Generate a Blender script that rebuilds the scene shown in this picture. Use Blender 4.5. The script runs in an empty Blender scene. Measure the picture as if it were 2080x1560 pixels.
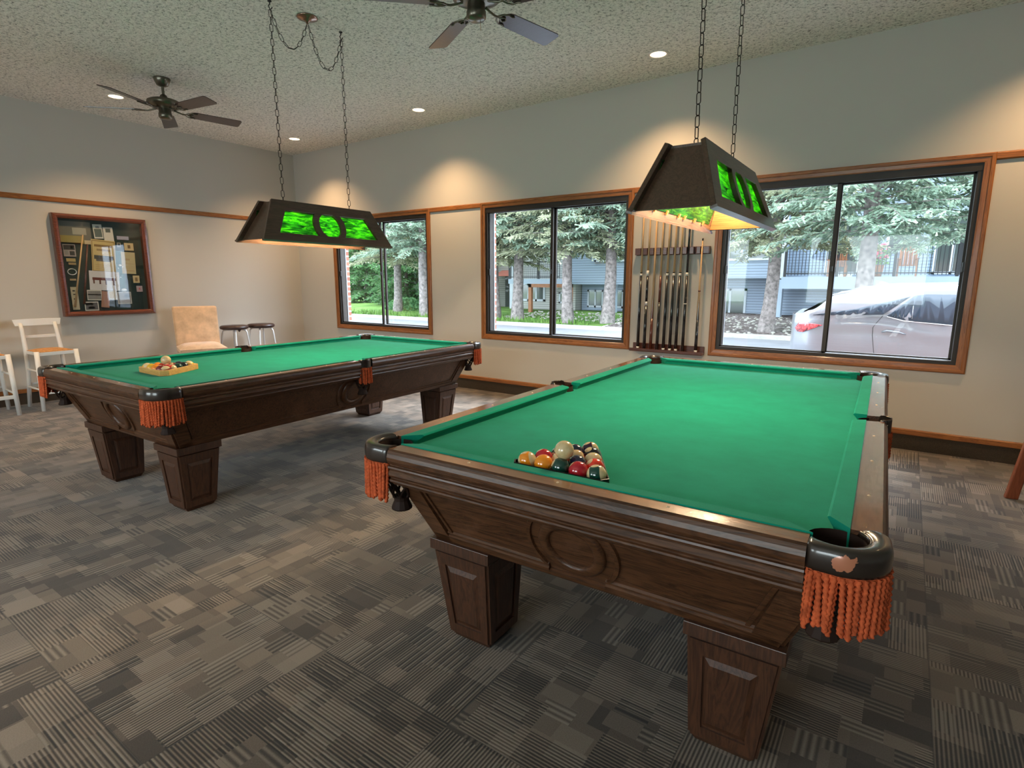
import bpy, math, random
from mathutils import Vector, Matrix, Euler
from math import sin, cos, pi, sqrt, radians

# ------------------------------------------------------------------ camera, sky, light, exposure
SC = bpy.context.scene
C = SC.collection
random.seed(7)

def make_camera():
    f, yaw, pitch, roll, h = 1137.554, -0.61015, -0.18035, 0.00165, 1.29437
    F = Vector((sin(yaw) * cos(pitch), cos(yaw) * cos(pitch), sin(pitch)))
    R = Vector((cos(yaw), -sin(yaw), 0.0))
    U = R.cross(F)
    R2 = cos(roll) * R + sin(roll) * U
    U2 = -sin(roll) * R + cos(roll) * U
    cam = bpy.data.cameras.new('camera')
    cam.sensor_fit = 'HORIZONTAL'
    cam.sensor_width = 36.0
    cam.lens = f / 2080 * 36.0
    cam.clip_start = 0.05
    cam.clip_end = 300
    o = bpy.data.objects.new('camera', cam)
    m = Matrix((R2, U2, -F)).transposed().to_4x4()
    m.translation = Vector((0, 0, h))
    o.matrix_world = m
    C.objects.link(o)
    SC.camera = o
make_camera()

EXPOSURE = 0.34
SKY = 8.0
SUN = 17.0
LAMP_W = 27.0
SPOT_W = 112.0
BACK_W = 58.0

SC.view_settings.view_transform = 'Standard'
SC.view_settings.look = 'None'
SC.view_settings.gamma = 1.0
SC.view_settings.use_curve_mapping = False
SC.view_settings.exposure = EXPOSURE
SC.cycles.max_bounces = 9
SC.cycles.diffuse_bounces = 5
SC.cycles.glossy_bounces = 4
SC.cycles.transparent_max_bounces = 16
SC.cycles.sample_clamp_indirect = 6.0
SC.cycles.caustics_reflective = False
SC.cycles.caustics_refractive = False

W = bpy.data.worlds.new('overcast_sky')
SC.world = W
W.use_nodes = True
_bg = W.node_tree.nodes['Background']
_bg.inputs[0].default_value = (0.80, 0.91, 1.0, 1)
_bg.inputs[1].default_value = SKY

def sun(name, az, el, strength, angle, col):
    L = bpy.data.lights.new(name, 'SUN')
    L.energy = strength; L.angle = radians(angle); L.color = col
    o = bpy.data.objects.new(name, L)
    d = Vector((sin(radians(az)) * cos(radians(el)), cos(radians(az)) * cos(radians(el)), sin(radians(el))))
    o.rotation_euler = d.to_track_quat('Z', 'Y').to_euler()
    o.location = d * 40
    C.objects.link(o)
# bright veiled sun, standing behind the houses across the street (outside the window wall)
sun('veiled_sun', 30, 48, SUN, 40, (0.86, 0.93, 1.0))

def area(name, loc, direction, sx, sy, power, col):
    L = bpy.data.lights.new(name, 'AREA')
    L.shape = 'RECTANGLE'; L.size = sx; L.size_y = sy; L.energy = power; L.color = col
    o = bpy.data.objects.new(name, L)
    o.location = loc
    o.rotation_euler = (-Vector(direction)).to_track_quat('Z', 'Y').to_euler()
    C.objects.link(o)
# added unseen fill lamps, set in the openings of the wall behind the camera
area('back_opening_fill', (-4.2, -3.42, 1.55), (0, 1, 0.05), 2.1, 1.4, BACK_W, (0.84, 0.93, 1.0))
area('back_opening_fill', (-0.8, -3.42, 1.55), (0, 1, 0.05), 2.1, 1.4, BACK_W, (0.84, 0.93, 1.0))

# ------------------------------------------------------------------ room numbers (metres)
XL, XR, YF, YB, HC = -7.612, 3.6, 5.268, -3.5, 3.114
GZ = -0.45
T1 = (-0.771, 2.615, 0.0284)
T2 = (-3.798, 2.560, 0.0352)
RT = 0.756

# ------------------------------------------------------------------ material helpers
class G:
    def __init__(s, name):
        s.m = bpy.data.materials.new(name); s.m.use_nodes = True
        s.t = s.m.node_tree; s.t.nodes.clear()
        s.out = s.t.nodes.new('ShaderNodeOutputMaterial')
    def n(s, typ, **kw):
        nd = s.t.nodes.new(typ)
        for k, v in kw.items():
            setattr(nd, k, v)
        return nd
    def put(s, sock, v):
        if v is None: return
        if isinstance(v, bpy.types.NodeSocket): s.t.links.new(v, sock)
        elif isinstance(v, (tuple, list)) and len(v) == 3 and sock.type == 'RGBA': sock.default_value = (*v, 1)
        else: sock.default_value = v
    def ma(s, op, a, b=None, c=None):
        nd = s.n('ShaderNodeMath', operation=op)
        for i, v in enumerate((a, b, c)):
            if v is not None: s.put(nd.inputs[i], v)
        return nd.outputs[0]
    def mix(s, f, a, b, blend='MIX'):
        nd = s.n('ShaderNodeMix', data_type='RGBA', blend_type=blend)
        s.put(nd.inputs[0], f); s.put(nd.inputs[6], a); s.put(nd.inputs[7], b)
        return nd.outputs[2]
    def obj(s, scale=(1, 1, 1), rot=(0, 0, 0), src='Object', loc=(0, 0, 0)):
        tc = s.n('ShaderNodeTexCoord')
        mp = s.n('ShaderNodeMapping')
        s.t.links.new(tc.outputs[src], mp.inputs[0])
        mp.inputs['Scale'].default_value = scale; mp.inputs['Rotation'].default_value = rot; mp.inputs['Location'].default_value = loc
        return mp.outputs[0]
    def noise(s, vec, scale, detail=4, rough=0.5, dist=0.0, out=0):
        nd = s.n('ShaderNodeTexNoise')
        s.put(nd.inputs['Vector'], vec); nd.inputs['Scale'].default_value = scale
        nd.inputs['Detail'].default_value = detail; nd.inputs['Roughness'].default_value = rough; nd.inputs['Distortion'].default_value = dist
        return nd.outputs[out]
    def ramp(s, f, stops, interp='LINEAR'):
        nd = s.n('ShaderNodeValToRGB'); nd.color_ramp.interpolation = interp
        e = nd.color_ramp.elements
        while len(e) > 1: e.remove(e[-1])
        e[0].position = stops[0][0]; e[0].color = (*stops[0][1], 1)
        for p, c in stops[1:]:
            x = e.new(p); x.color = (*c, 1)
        s.put(nd.inputs[0], f)
        return nd.outputs[0]
    def bump(s, h, strength=0.3, dist=0.01):
        nd = s.n('ShaderNodeBump'); nd.inputs['Strength'].default_value = strength; nd.inputs['Distance'].default_value = dist
        s.put(nd.inputs['Height'], h)
        return nd.outputs[0]
    def bsdf(s, col, rough=0.5, metal=0.0, spec=0.5, coat=0.0, coatr=0.1, normal=None, sheen=0.0, trans=None, emit=None, estr=0.0):
        b = s.n('ShaderNodeBsdfPrincipled')
        s.put(b.inputs['Base Color'], col); s.put(b.inputs['Roughness'], rough); s.put(b.inputs['Metallic'], metal)
        s.put(b.inputs['Specular IOR Level'], spec); s.put(b.inputs['Coat Weight'], coat); s.put(b.inputs['Coat Roughness'], coatr)
        s.put(b.inputs['Sheen Weight'], sheen)
        if normal is not None: s.put(b.inputs['Normal'], normal)
        if emit is not None:
            s.put(b.inputs['Emission Color'], emit); s.put(b.inputs['Emission Strength'], estr)
        return b.outputs[0]
    def done(s, shader):
        s.t.links.new(shader, s.out.inputs[0]); return s.m

def plain(name, col, rough=0.5, metal=0.0, coat=0.0, var=0.0, vs=6.0, bump=0.0, bs=80.0, spec=0.5, sheen=0.0):
    g = G(name)
    c = col; nrm = None
    v = g.obj()
    if var > 0:
        f = g.noise(v, vs, 5, 0.6)
        c = g.ramp(f, [(0.3, tuple(x * (1 - var) for x in col)), (0.7, tuple(min(1, x * (1 + var)) for x in col))])
    if bump > 0: nrm = g.bump(g.noise(v, bs, 3, 0.6), bump, 0.003)
    return g.done(g.bsdf(c, rough, metal, spec, coat, 0.1, nrm, sheen))

def wood(name, dark, light, axis='X', rough=0.4, coat=0.0, scale=1.0, wear=0.0, ring=9.0, spec=0.5):
    g = G(name)
    k = {'X': (0.6, 9, 9), 'Y': (9, 0.6, 9), 'Z': (9, 9, 0.6)}[axis]
    v = g.obj(tuple(a * scale for a in k))
    n1 = g.noise(v, 2.2, 6, 0.62, 0.8)
    n2 = g.noise(v, 11.0, 3, 0.7, 0.3)
    w = g.ma('FRACT', g.ma('MULTIPLY', n1, ring))
    w = g.ma('ABSOLUTE', g.ma('SUBTRACT', w, 0.5))
    f = g.ma('ADD', g.ma('MULTIPLY', w, 0.9), g.ma('MULTIPLY', n2, 0.55))
    c = g.ramp(f, [(0.12, dark), (0.42, tuple((a + b) / 2 for a, b in zip(dark, light))), (0.85, light)])
    if wear > 0:
        m = g.noise(g.obj((2, 2, 2)), 3.0, 6, 0.7)
        c = g.mix(g.ma('MULTIPLY', g.ramp(m, [(0.55, (0, 0, 0)), (0.75, (1, 1, 1))]), wear), c, tuple(min(1, x * 1.9 + 0.02) for x in light))
    nrm = g.bump(f, 0.12, 0.002)
    return g.done(g.bsdf(c, rough, 0, spec, coat, 0.12, nrm))

M = {}
M['wall'] = plain('painted_wall', (0.52, 0.495, 0.455), 0.9, bump=0.1, bs=260, spec=0.2)
def mk_ceiling():
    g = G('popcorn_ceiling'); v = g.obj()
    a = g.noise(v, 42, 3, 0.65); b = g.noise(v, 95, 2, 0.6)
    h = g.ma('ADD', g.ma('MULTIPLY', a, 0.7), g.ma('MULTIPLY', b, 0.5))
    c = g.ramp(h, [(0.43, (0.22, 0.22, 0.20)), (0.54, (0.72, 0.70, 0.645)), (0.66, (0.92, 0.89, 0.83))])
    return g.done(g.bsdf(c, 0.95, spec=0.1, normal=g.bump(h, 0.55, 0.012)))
M['ceiling'] = mk_ceiling()

def mk_carpet(name, plainish=False):
    g = G(name)
    tc = g.n('ShaderNodeTexCoord'); sp = g.n('ShaderNodeSeparateXYZ')
    g.t.links.new(tc.outputs['Object'], sp.inputs[0])
    T = 0.589
    X = g.ma('DIVIDE', g.ma('ADD', sp.outputs[0], 1.577 + 20 * T), T)
    Y = g.ma('DIVIDE', g.ma('SUBTRACT', sp.outputs[1], 0.5 - 20 * T), T)
    ix = g.ma('FLOOR', X); iy = g.ma('FLOOR', Y)
    par = g.ma('MODULO', g.ma('ADD', ix, iy), 2.0)
    u = g.ma('SUBTRACT', X, ix); w = g.ma('SUBTRACT', Y, iy)
    ip = g.ma('SUBTRACT', 1.0, par)
    a = g.ma('ADD', g.ma('MULTIPLY', u, par), g.ma('MULTIPLY', w, ip))      # across the lines
    b = g.ma('ADD', g.ma('MULTIPLY', w, par), g.ma('MULTIPLY', u, ip))      # along the lines
    def wn(x, y, z):
        cb = g.n('ShaderNodeCombineXYZ'); g.put(cb.inputs[0], x); g.put(cb.inputs[1], y); g.put(cb.inputs[2], z)
        nd = g.n('ShaderNodeTexWhiteNoise', noise_dimensions='3D'); g.t.links.new(cb.outputs[0], nd.inputs[0])
        return nd.outputs['Value']
    tid = g.ma('ADD', g.ma('MULTIPLY', ix, 17.0), g.ma('MULTIPLY', iy, 131.0))
    def cells(na, nb, seed):
        ca = g.ma('FLOOR', g.ma('MULTIPLY', a, na))
        off = wn(ca, tid, seed)
        cb = g.ma('FLOOR', g.ma('ADD', g.ma('MULTIPLY', b, nb), g.ma('MULTIPLY', off, 3.0)))
        return wn(ca, cb, g.ma('ADD', tid, seed + 3.3)), wn(ca, cb, g.ma('ADD', tid, seed + 9.1))
    t1, s1 = cells(5.0, 3.2, 1.0)
    t2, s2 = cells(9.0, 5.5, 5.0)
    tt = wn(ix, iy, 2.5)
    st = g.ma('ADD', g.ma('MULTIPLY', g.ma('SINE', g.ma('MULTIPLY', a, 2 * pi * 54)), 0.5), 0.5)
    st2 = g.ma('ADD', g.ma('MULTIPLY', g.ma('SINE', g.ma('MULTIPLY', a, 2 * pi * 27)), 0.5), 0.5)
    show = g.ma('GREATER_THAN', g.ma('ADD', s1, g.ma('MULTIPLY', tt, 0.5)), 0.62)
    show2 = g.ma('GREATER_THAN', s2, 0.72)
    pat = g.ma('ADD', g.ma('MULTIPLY', g.ma('SUBTRACT', st, 0.5), g.ma('MULTIPLY', show, 0.62)), g.ma('MULTIPLY', g.ma('SUBTRACT', st2, 0.5), g.ma('MULTIPLY', show2, 0.45)))
    tone = g.ma('ADD', g.ma('MULTIPLY', t1, 0.36), g.ma('MULTIPLY', t2, 0.34))
    fuzz = g.noise(tc.outputs['Object'], 240, 3, 0.7)
    big = g.noise(tc.outputs['Object'], 1.3, 3, 0.5)
    v = g.ma('ADD', g.ma('ADD', tone, pat), g.ma('ADD', g.ma('MULTIPLY', fuzz, 0.35), g.ma('MULTIPLY', big, 0.15)))
    if plainish: v = g.ma('ADD', g.ma('MULTIPLY', fuzz, 0.6), 0.05)
    c = g.ramp(v, [(0.14, (0.014, 0.011, 0.008)), (0.45, (0.058, 0.044, 0.032)), (0.74, (0.150, 0.117, 0.086)), (0.95, (0.22, 0.18, 0.14))])
    hue = g.mix(g.ma('MULTIPLY', s2, 0.5), (1.0, 0.96, 0.93), (0.86, 0.95, 1.0))
    c = g.mix(1.0, c, hue, 'MULTIPLY')
    e1 = g.ma('GREATER_THAN', g.ma('ABSOLUTE', g.ma('SUBTRACT', u, 0.5)), 0.4955)
    e2 = g.ma('GREATER_THAN', g.ma('ABSOLUTE', g.ma('SUBTRACT', w, 0.5)), 0.4955)
    if not plainish: c = g.mix(g.ma('MULTIPLY', g.ma('MAXIMUM', e1, e2), 0.45), c, (0.02, 0.018, 0.015))
    return g.done(g.bsdf(c, 0.85, spec=0.2, sheen=0.2, normal=g.bump(v, 0.35, 0.004)))
M['carpet'] = mk_carpet('carpet_tiles')
M['carpet_base'] = mk_carpet('carpet_base_strip', True)

M['oak'] = wood('oak_trim', (0.135, 0.042, 0.010), (0.36, 0.135, 0.035), 'X', 0.38, 0.15, spec=0.4)
M['oak_z'] = wood('oak_trim_upright', (0.135, 0.042, 0.010), (0.36, 0.135, 0.035), 'Z', 0.38, 0.15, spec=0.4)
M['oak_y'] = wood('oak_trim_side', (0.135, 0.042, 0.010), (0.36, 0.135, 0.035), 'Y', 0.38, 0.15, spec=0.4)
M['bronze_frame'] = plain('dark_bronze_aluminium', (0.028, 0.022, 0.018), 0.45, 0.3, var=0.2)
M['alu'] = plain('grey_aluminium_track', (0.42, 0.46, 0.54), 0.4, 0.3)
M['black'] = plain('black_plastic', (0.012, 0.012, 0.012), 0.35)
M['brass'] = plain('brass_fitting', (0.45, 0.27, 0.08), 0.3, 0.9)

def mk_glass(name, tint=(0.97, 0.985, 1.0), boost=1.0):
    g = G(name)
    tr = g.n('ShaderNodeBsdfTransparent'); tr.inputs[0].default_value = (*tint, 1)
    gl = g.n('ShaderNodeBsdfGlossy'); gl.inputs['Roughness'].default_value = 0.02; gl.inputs[0].default_value = (0.9, 0.95, 1, 1)
    fr = g.n('ShaderNodeFresnel'); fr.inputs[0].default_value = 1.5
    mx = g.n('ShaderNodeMixShader')
    geo = g.n('ShaderNodeNewGeometry')
    g.put(mx.inputs[0], g.ma('MULTIPLY', g.ma('MULTIPLY', fr.outputs[0], boost), g.ma('SUBTRACT', 1.0, geo.outputs['Backfacing']))); g.t.links.new(tr.outputs[0], mx.inputs[1]); g.t.links.new(gl.outputs[0], mx.inputs[2])
    return g.done(mx.outputs[0])
M['glass'] = mk_glass('window_glass')
M['case_glass'] = mk_glass('display_glass', (0.93, 0.95, 0.95), 1.2)

M['table_x'] = wood('dark_walnut_along', (0.012, 0.005, 0.0028), (0.110, 0.044, 0.018), 'X', 0.38, 0.12, wear=0.3, spec=0.35)
M['table_y'] = wood('dark_walnut_side', (0.012, 0.005, 0.0028), (0.110, 0.044, 0.018), 'Y', 0.38, 0.12, wear=0.3, spec=0.35)
M['table_z'] = wood('dark_walnut_upright', (0.018, 0.007, 0.0038), (0.080, 0.030, 0.013), 'Z', 0.42, 0.15)
M['railtop_x'] = wood('lacquered_rail_top', (0.085, 0.028, 0.010), (0.27, 0.105, 0.035), 'X', 0.22, 0.9, wear=0.5)
M['railtop_y'] = wood('lacquered_rail_top_side', (0.085, 0.028, 0.010), (0.27, 0.105, 0.035), 'Y', 0.22, 0.9, wear=0.5)
def mk_felt():
    g = G('green_cloth'); v = g.obj()
    f = g.noise(v, 7, 5, 0.65); f2 = g.noise(v, 420, 2, 0.6)
    s = g.ma('ADD', g.ma('MULTIPLY', f, 0.6), g.ma('MULTIPLY', f2, 0.4))
    c = g.ramp(s, [(0.3, (0.001, 0.175, 0.110)), (0.7, (0.004, 0.255, 0.165))])
    return g.done(g.bsdf(c, 0.95, spec=0.04, sheen=0.08, normal=g.bump(f2, 0.1, 0.001)))
M['felt'] = mk_felt()
def mk_iron(name, patch):
    g = G(name)
    c = (0.022, 0.014, 0.010)
    if patch:
        v = g.obj()
        sp = g.n('ShaderNodeSeparateXYZ'); g.t.links.new(v, sp.inputs[0])
        n = g.noise(v, 24, 4, 0.6)
        dx = g.ma('DIVIDE', g.ma('SUBTRACT', sp.outputs[0], 0.690), 0.030)
        dz = g.ma('DIVIDE', g.ma('SUBTRACT', sp.outputs[2], 0.741), 0.017)
        d = g.ma('SQRT', g.ma('ADD', g.ma('MULTIPLY', dx, dx), g.ma('MULTIPLY', dz, dz)))
        d = g.ma('ADD', d, g.ma('MULTIPLY', g.ma('SUBTRACT', n, 0.5), 3.6))
        yy = g.ma('LESS_THAN', sp.outputs[1], -1.30)
        m = g.ma('MULTIPLY', g.ma('LESS_THAN', d, 1.0), yy)
        c = g.mix(m, c, (0.46, 0.17, 0.09))
    return g.done(g.bsdf(c, 0.28, 0.15, 0.6, 0.6, 0.1))
M['iron'] = mk_iron('dark_pocket_leather', False)
M['iron_worn'] = mk_iron('worn_pocket_leather', True)
M['net'] = plain('dark_brown_leather', (0.022, 0.010, 0.006), 0.7, var=0.3, spec=0.25)
M['fringe'] = plain('rust_orange_cord', (0.47, 0.088, 0.028), 0.85, var=0.35, vs=60, spec=0.2)
M['fringe_pink'] = plain('faded_rose_cord', (0.36, 0.085, 0.06), 0.85, var=0.3, vs=60, spec=0.2)
M['sight'] = plain('pearl_sight', (0.60, 0.47, 0.30), 0.3)
M['lampwood'] = wood('dark_lamp_wood', (0.035, 0.018, 0.010), (0.095, 0.052, 0.030), 'Y', 0.35, 0.25)
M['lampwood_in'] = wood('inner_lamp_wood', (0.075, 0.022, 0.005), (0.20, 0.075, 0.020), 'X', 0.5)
def mk_slag():
    g = G('green_slag_glass'); v = g.obj((1, 1.2, 7))
    f = g.noise(v, 7, 5, 0.6, 1.5)
    c = g.ramp(f, [(0.34, (0.012, 0.045, 0.018)), (0.48, (0.025, 0.13, 0.022)), (0.60, (0.075, 0.29, 0.022)), (0.76, (0.24, 0.42, 0.13))])
    tl = g.n('ShaderNodeBsdfTranslucent'); g.put(tl.inputs[0], c)
    gl = g.bsdf(g.mix(0.5, c, (0.01, 0.06, 0.02)), 0.12, spec=0.6)
    mx = g.n('ShaderNodeMixShader'); mx.inputs[0].default_value = 0.25
    g.t.links.new(tl.outputs[0], mx.inputs[1]); g.t.links.new(gl, mx.inputs[2])
    return g.done(mx.outputs[0])
M['slag'] = mk_slag()
def emit(name, col, s):
    g = G(name); e = g.n('ShaderNodeEmission'); e.inputs[0].default_value = (*col, 1); e.inputs[1].default_value = s
    return g.done(e.outputs[0])
M['bulb'] = emit('glowing_bulb', (1.0, 0.62, 0.28), 14)
M['downlight_glow'] = emit('downlight_glow', (1.0, 0.72, 0.42), 5.0)
M['chain'] = plain('dark_bronze_chain', (0.030, 0.024, 0.018), 0.4, 0.7)
M['bronze'] = plain('brushed_pewter', (0.17, 0.155, 0.12), 0.32, 0.85, var=0.15)
M['canopy'] = plain('antique_brass_canopy', (0.30, 0.20, 0.15), 0.22, 0.9)
M['blade'] = wood('dark_fan_blade', (0.030, 0.016, 0.015), (0.052, 0.030, 0.028), 'X', 0.30, 0.2)
M['white_paint'] = plain('white_paint', (0.78, 0.77, 0.74), 0.35, coat=0.2)
M['rush'] = plain('woven_rush', (0.50, 0.25, 0.09), 0.8, var=0.35, vs=40, bump=0.5, bs=120)
M['beige'] = plain('tan_velour', (0.60, 0.41, 0.26), 0.85, var=0.22, vs=9, sheen=0.4, bump=0.1, bs=60)
M['beige_skirt'] = plain('pale_linen_skirt', (0.58, 0.46, 0.36), 0.9, var=0.1)
M['stool_seat'] = plain('brown_vinyl', (0.030, 0.013, 0.011), 0.4)
M['chrome'] = plain('chrome_tube', (0.78, 0.79, 0.81), 0.28, 0.6)
M['cherry'] = wood('cherry_frame', (0.060, 0.012, 0.006), (0.19, 0.050, 0.022), 'Y', 0.25, 0.6)
M['matboard'] = plain('dark_green_mat', (0.012, 0.030, 0.028), 0.85)
M['maple'] = plain('maple_shaft', (0.60, 0.38, 0.19), 0.35, coat=0.3, var=0.08)
M['cue_black'] = plain('black_lacquer', (0.008, 0.009, 0.012), 0.22, coat=0.6)
M['cue_brown'] = plain('reddish_brown_lacquer', (0.10, 0.022, 0.010), 0.3, coat=0.5, var=0.2)
M['white'] = plain('white_plastic', (0.75, 0.72, 0.66), 0.4)
M['rack_wood'] = wood('mahogany_rack', (0.035, 0.010, 0.006), (0.12, 0.035, 0.018), 'X', 0.35, 0.3)
M['pine'] = wood('light_rack_wood', (0.55, 0.25, 0.06), (0.80, 0.43, 0.13), 'X', 0.4, 0.3)
M['redwood'] = wood('red_brown_wood', (0.13, 0.030, 0.012), (0.26, 0.075, 0.030), 'Z', 0.35, 0.3)

# ------------------------------------------------------------------ mesh helpers
class MB:
    def __init__(s): s.v = []; s.f = []; s.mi = []; s.sm = []
    def add(s, verts, faces, mi=0, smooth=False):
        o = len(s.v); s.v.extend(tuple(p) for p in verts)
        for f in faces:
            s.f.append(tuple(i + o for i in f)); s.mi.append(mi); s.sm.append(smooth)
        return s
    def box(s, a, b, mi=0):
        x0, y0, z0 = a; x1, y1, z1 = b
        if x0 > x1: x0, x1 = x1, x0
        if y0 > y1: y0, y1 = y1, y0
        if z0 > z1: z0, z1 = z1, z0
        return s.add([(x0, y0, z0), (x1, y0, z0), (x1, y1, z0), (x0, y1, z0), (x0, y0, z1), (x1, y0, z1), (x1, y1, z1), (x0, y1, z1)],
                     [(3, 2, 1, 0), (4, 5, 6, 7), (0, 1, 5, 4), (1, 2, 6, 5), (2, 3, 7, 6), (3, 0, 4, 7)], mi)
    def hexa(s, lo, hi, mi=0):
        """lo, hi: matching rings (ccw seen from above) of bottom and top corners"""
        n = len(lo)
        return s.add(list(lo) + list(hi), [tuple(range(n - 1, -1, -1)), tuple(range(n, 2 * n))] + [(i, (i + 1) % n, n + (i + 1) % n, n + i) for i in range(n)], mi)
    def tube(s, pts, r, n=8, mi=0, caps=True, smooth=True, closed=False):
        P = [Vector(p) for p in pts]; m = len(P)
        rs = r if isinstance(r, (list, tuple)) else [r] * m
        ref = None; rings = []
        for i in range(m):
            if closed: t = P[(i + 1) % m] - P[i - 1]
            else: t = P[min(i + 1, m - 1)] - P[max(i - 1, 0)]
            if t.length < 1e-9: t = Vector((0, 0, 1))
            t.normalize()
            if ref is None:
                ref = Vector((0, 0, 1)) if abs(t.z) < 0.9 else Vector((1, 0, 0))
            a = (ref - t * ref.dot(t))
            if a.length < 1e-6: a = t.orthogonal()
            a.normalize(); ref = a; b = t.cross(a)
            rings.append([P[i] + rs[i] * (cos(2 * pi * k / n) * a + sin(2 * pi * k / n) * b) for k in range(n)])
        vs = [v for R_ in rings for v in R_]
        fs = []
        for i in range(m if closed else m - 1):
            j = (i + 1) % m
            for k in range(n):
                fs.append((i * n + k, i * n + (k + 1) % n, j * n + (k + 1) % n, j * n + k))
        s.add(vs, fs, mi, smooth)
        if caps and not closed:
            s.add(rings[0], [tuple(range(n - 1, -1, -1))], mi); s.add(rings[-1], [tuple(range(n))], mi)
        return s
    def lathe(s, prof, n=24, c=(0, 0, 0), mi=0, smooth=True, a0=0, a1=2 * pi):
        full = abs(a1 - a0 - 2 * pi) < 1e-6
        m = n if full else n + 1
        vs = [(c[0] + r * cos(a0 + (a1 - a0) * k / n), c[1] + r * sin(a0 + (a1 - a0) * k / n), c[2] + z) for r, z in prof for k in range(m)]
        fs = []
        for i in range(len(prof) - 1):
            for k in range(n):
                k2 = (k + 1) % m
                fs.append((i * m + k, i * m + k2, (i + 1) * m + k2, (i + 1) * m + k))
        return s.add(vs, fs, mi, smooth)
    def prism(s, poly, z0, z1, mi=0, side=None):
        n = len(poly)
        lo = [(x, y, z0) for x, y in poly]; hi = [(x, y, z1) for x, y in poly]
        s.add(lo + hi, [tuple(range(n - 1, -1, -1)), tuple(range(n, 2 * n))], mi)
        s.add(lo + hi, [(i, (i + 1) % n, n + (i + 1) % n, n + i) for i in range(n)], mi if side is None else side)
        return s
    def sweep(s, prof, p0, p1, out, mi=0, m0=0.0, m1=0.0):
        """profile [(d,z)] (d outwards along 'out') swept from p0 to p1; m0/m1 lengthen the ends per unit d (mitre)"""
        p0, p1, out = Vector(p0), Vector(p1), Vector(out)
        t = (p1 - p0).normalized(); n = len(prof)
        A = [p0 + out * d - t * (m0 * d) + Vector((0, 0, z)) for d, z in prof]
        B = [p1 + out * d + t * (m1 * d) + Vector((0, 0, z)) for d, z in prof]
        s.add(A + B, [(i, (i + 1) % n, n + (i + 1) % n, n + i) for i in range(n)], mi)
        s.add(A + B, [tuple(range(n - 1, -1, -1)), tuple(range(n, 2 * n))], mi)
        return s
    def sphere(s, r, c=(0, 0, 0), n=24, m=14, mi=0, sc=(1, 1, 1)):
        vs = [(c[0], c[1], c[2] - r * sc[2])]; fs = []
        for i in range(1, m):
            t = pi * i / m
            for k in range(n):
                p = 2 * pi * k / n
                vs.append((c[0] + r * sc[0] * sin(t) * cos(p), c[1] + r * sc[1] * sin(t) * sin(p), c[2] - r * sc[2] * cos(t)))
        vs.append((c[0], c[1], c[2] + r * sc[2]))
        for k in range(n): fs.append((0, 1 + (k + 1) % n, 1 + k))
        for i in range(m - 2):
            for k in range(n):
                a = 1 + i * n + k; b = 1 + i * n + (k + 1) % n
                fs.append((a, b, b + n, a + n))
        L = len(vs) - 1; o = 1 + (m - 2) * n
        for k in range(n): fs.append((o + k, o + (k + 1) % n, L))
        return s.add(vs, fs, mi, True)
    def xf(s, fn):
        s.v = [tuple(fn(Vector(p))) for p in s.v]; return s
    def mesh(s, name, mats):
        me = bpy.data.meshes.new(name)
        me.from_pydata(s.v, [], s.f)
        for m in (mats if isinstance(mats, (list, tuple)) else [mats]): me.materials.append(m)
        me.polygons.foreach_set('material_index', s.mi)
        me.polygons.foreach_set('use_smooth', s.sm)
        me.update(); return me
    def build(s, name, mats, parent=None, bevel=0.0, seg=2, recalc=True):
        me = s.mesh(name, mats)
        if recalc:
            import bmesh
            b = bmesh.new(); b.from_mesh(me)
            bmesh.ops.remove_doubles(b, verts=b.verts, dist=1e-6)
            bmesh.ops.recalc_face_normals(b, faces=b.faces); b.to_mesh(me); b.free()
        o = bpy.data.objects.new(name, me); C.objects.link(o)
        if parent is not None: o.parent = parent
        if bevel > 0:
            md = o.modifiers.new('edge', 'BEVEL'); md.width = bevel; md.segments = seg; md.limit_method = 'ANGLE'; md.angle_limit = radians(40)
        return o

def holed(outer, holes, thick):
    """flat panel with holes in the XY plane, z 0..thick, as MB"""
    cu = bpy.data.curves.new('panel_outline', 'CURVE'); cu.dimensions = '2D'; cu.fill_mode = 'BOTH'; cu.extrude = thick / 2
    for poly in [outer] + holes:
        sp = cu.splines.new('POLY'); sp.points.add(len(poly) - 1)
        for i, (x, y) in enumerate(poly): sp.points[i].co = (x, y, 0, 1)
        sp.use_cyclic_u = True
    ob = bpy.data.objects.new('panel_outline', cu); C.objects.link(ob)
    dg = bpy.context.evaluated_depsgraph_get(); dg.update()
    me = bpy.data.meshes.new_from_object(ob.evaluated_get(dg))
    mb = MB(); mb.add([(v.co.x, v.co.y, v.co.z + thick / 2) for v in me.vertices], [tuple(p.vertices) for p in me.polygons])
    bpy.data.objects.remove(ob); bpy.data.curves.remove(cu); bpy.data.meshes.remove(me)
    return mb

def tag(o, label=None, cat=None, group=None, kind=None):
    if label: o['label'] = label
    if cat: o['category'] = cat
    if group: o['group'] = group
    if kind: o['kind'] = kind
    return o
def thing(name, label, cat, loc=(0, 0, 0), rz=0.0, group=None):
    o = bpy.data.objects.new(name, None); C.objects.link(o); o.empty_display_size = 0.1
    o.location = loc; o.rotation_euler = (0, 0, rz)
    return tag(o, label, cat, group)
def struct(o): return tag(o, kind='structure')
def kids(o, pool): return [c for c in pool if c.parent == o]
def dup(root, loc, rz, label, group=None):
    pool = list(C.objects)
    r = root.copy(); C.objects.link(r); r.location = loc; r.rotation_euler = (0, 0, rz); r['label'] = label
    if group: r['group'] = group
    for ch in kids(root, pool):
        c = ch.copy(); C.objects.link(c); c.parent = r
        for gch in kids(ch, pool):
            d = gch.copy(); C.objects.link(d); d.parent = c
    return r

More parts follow.
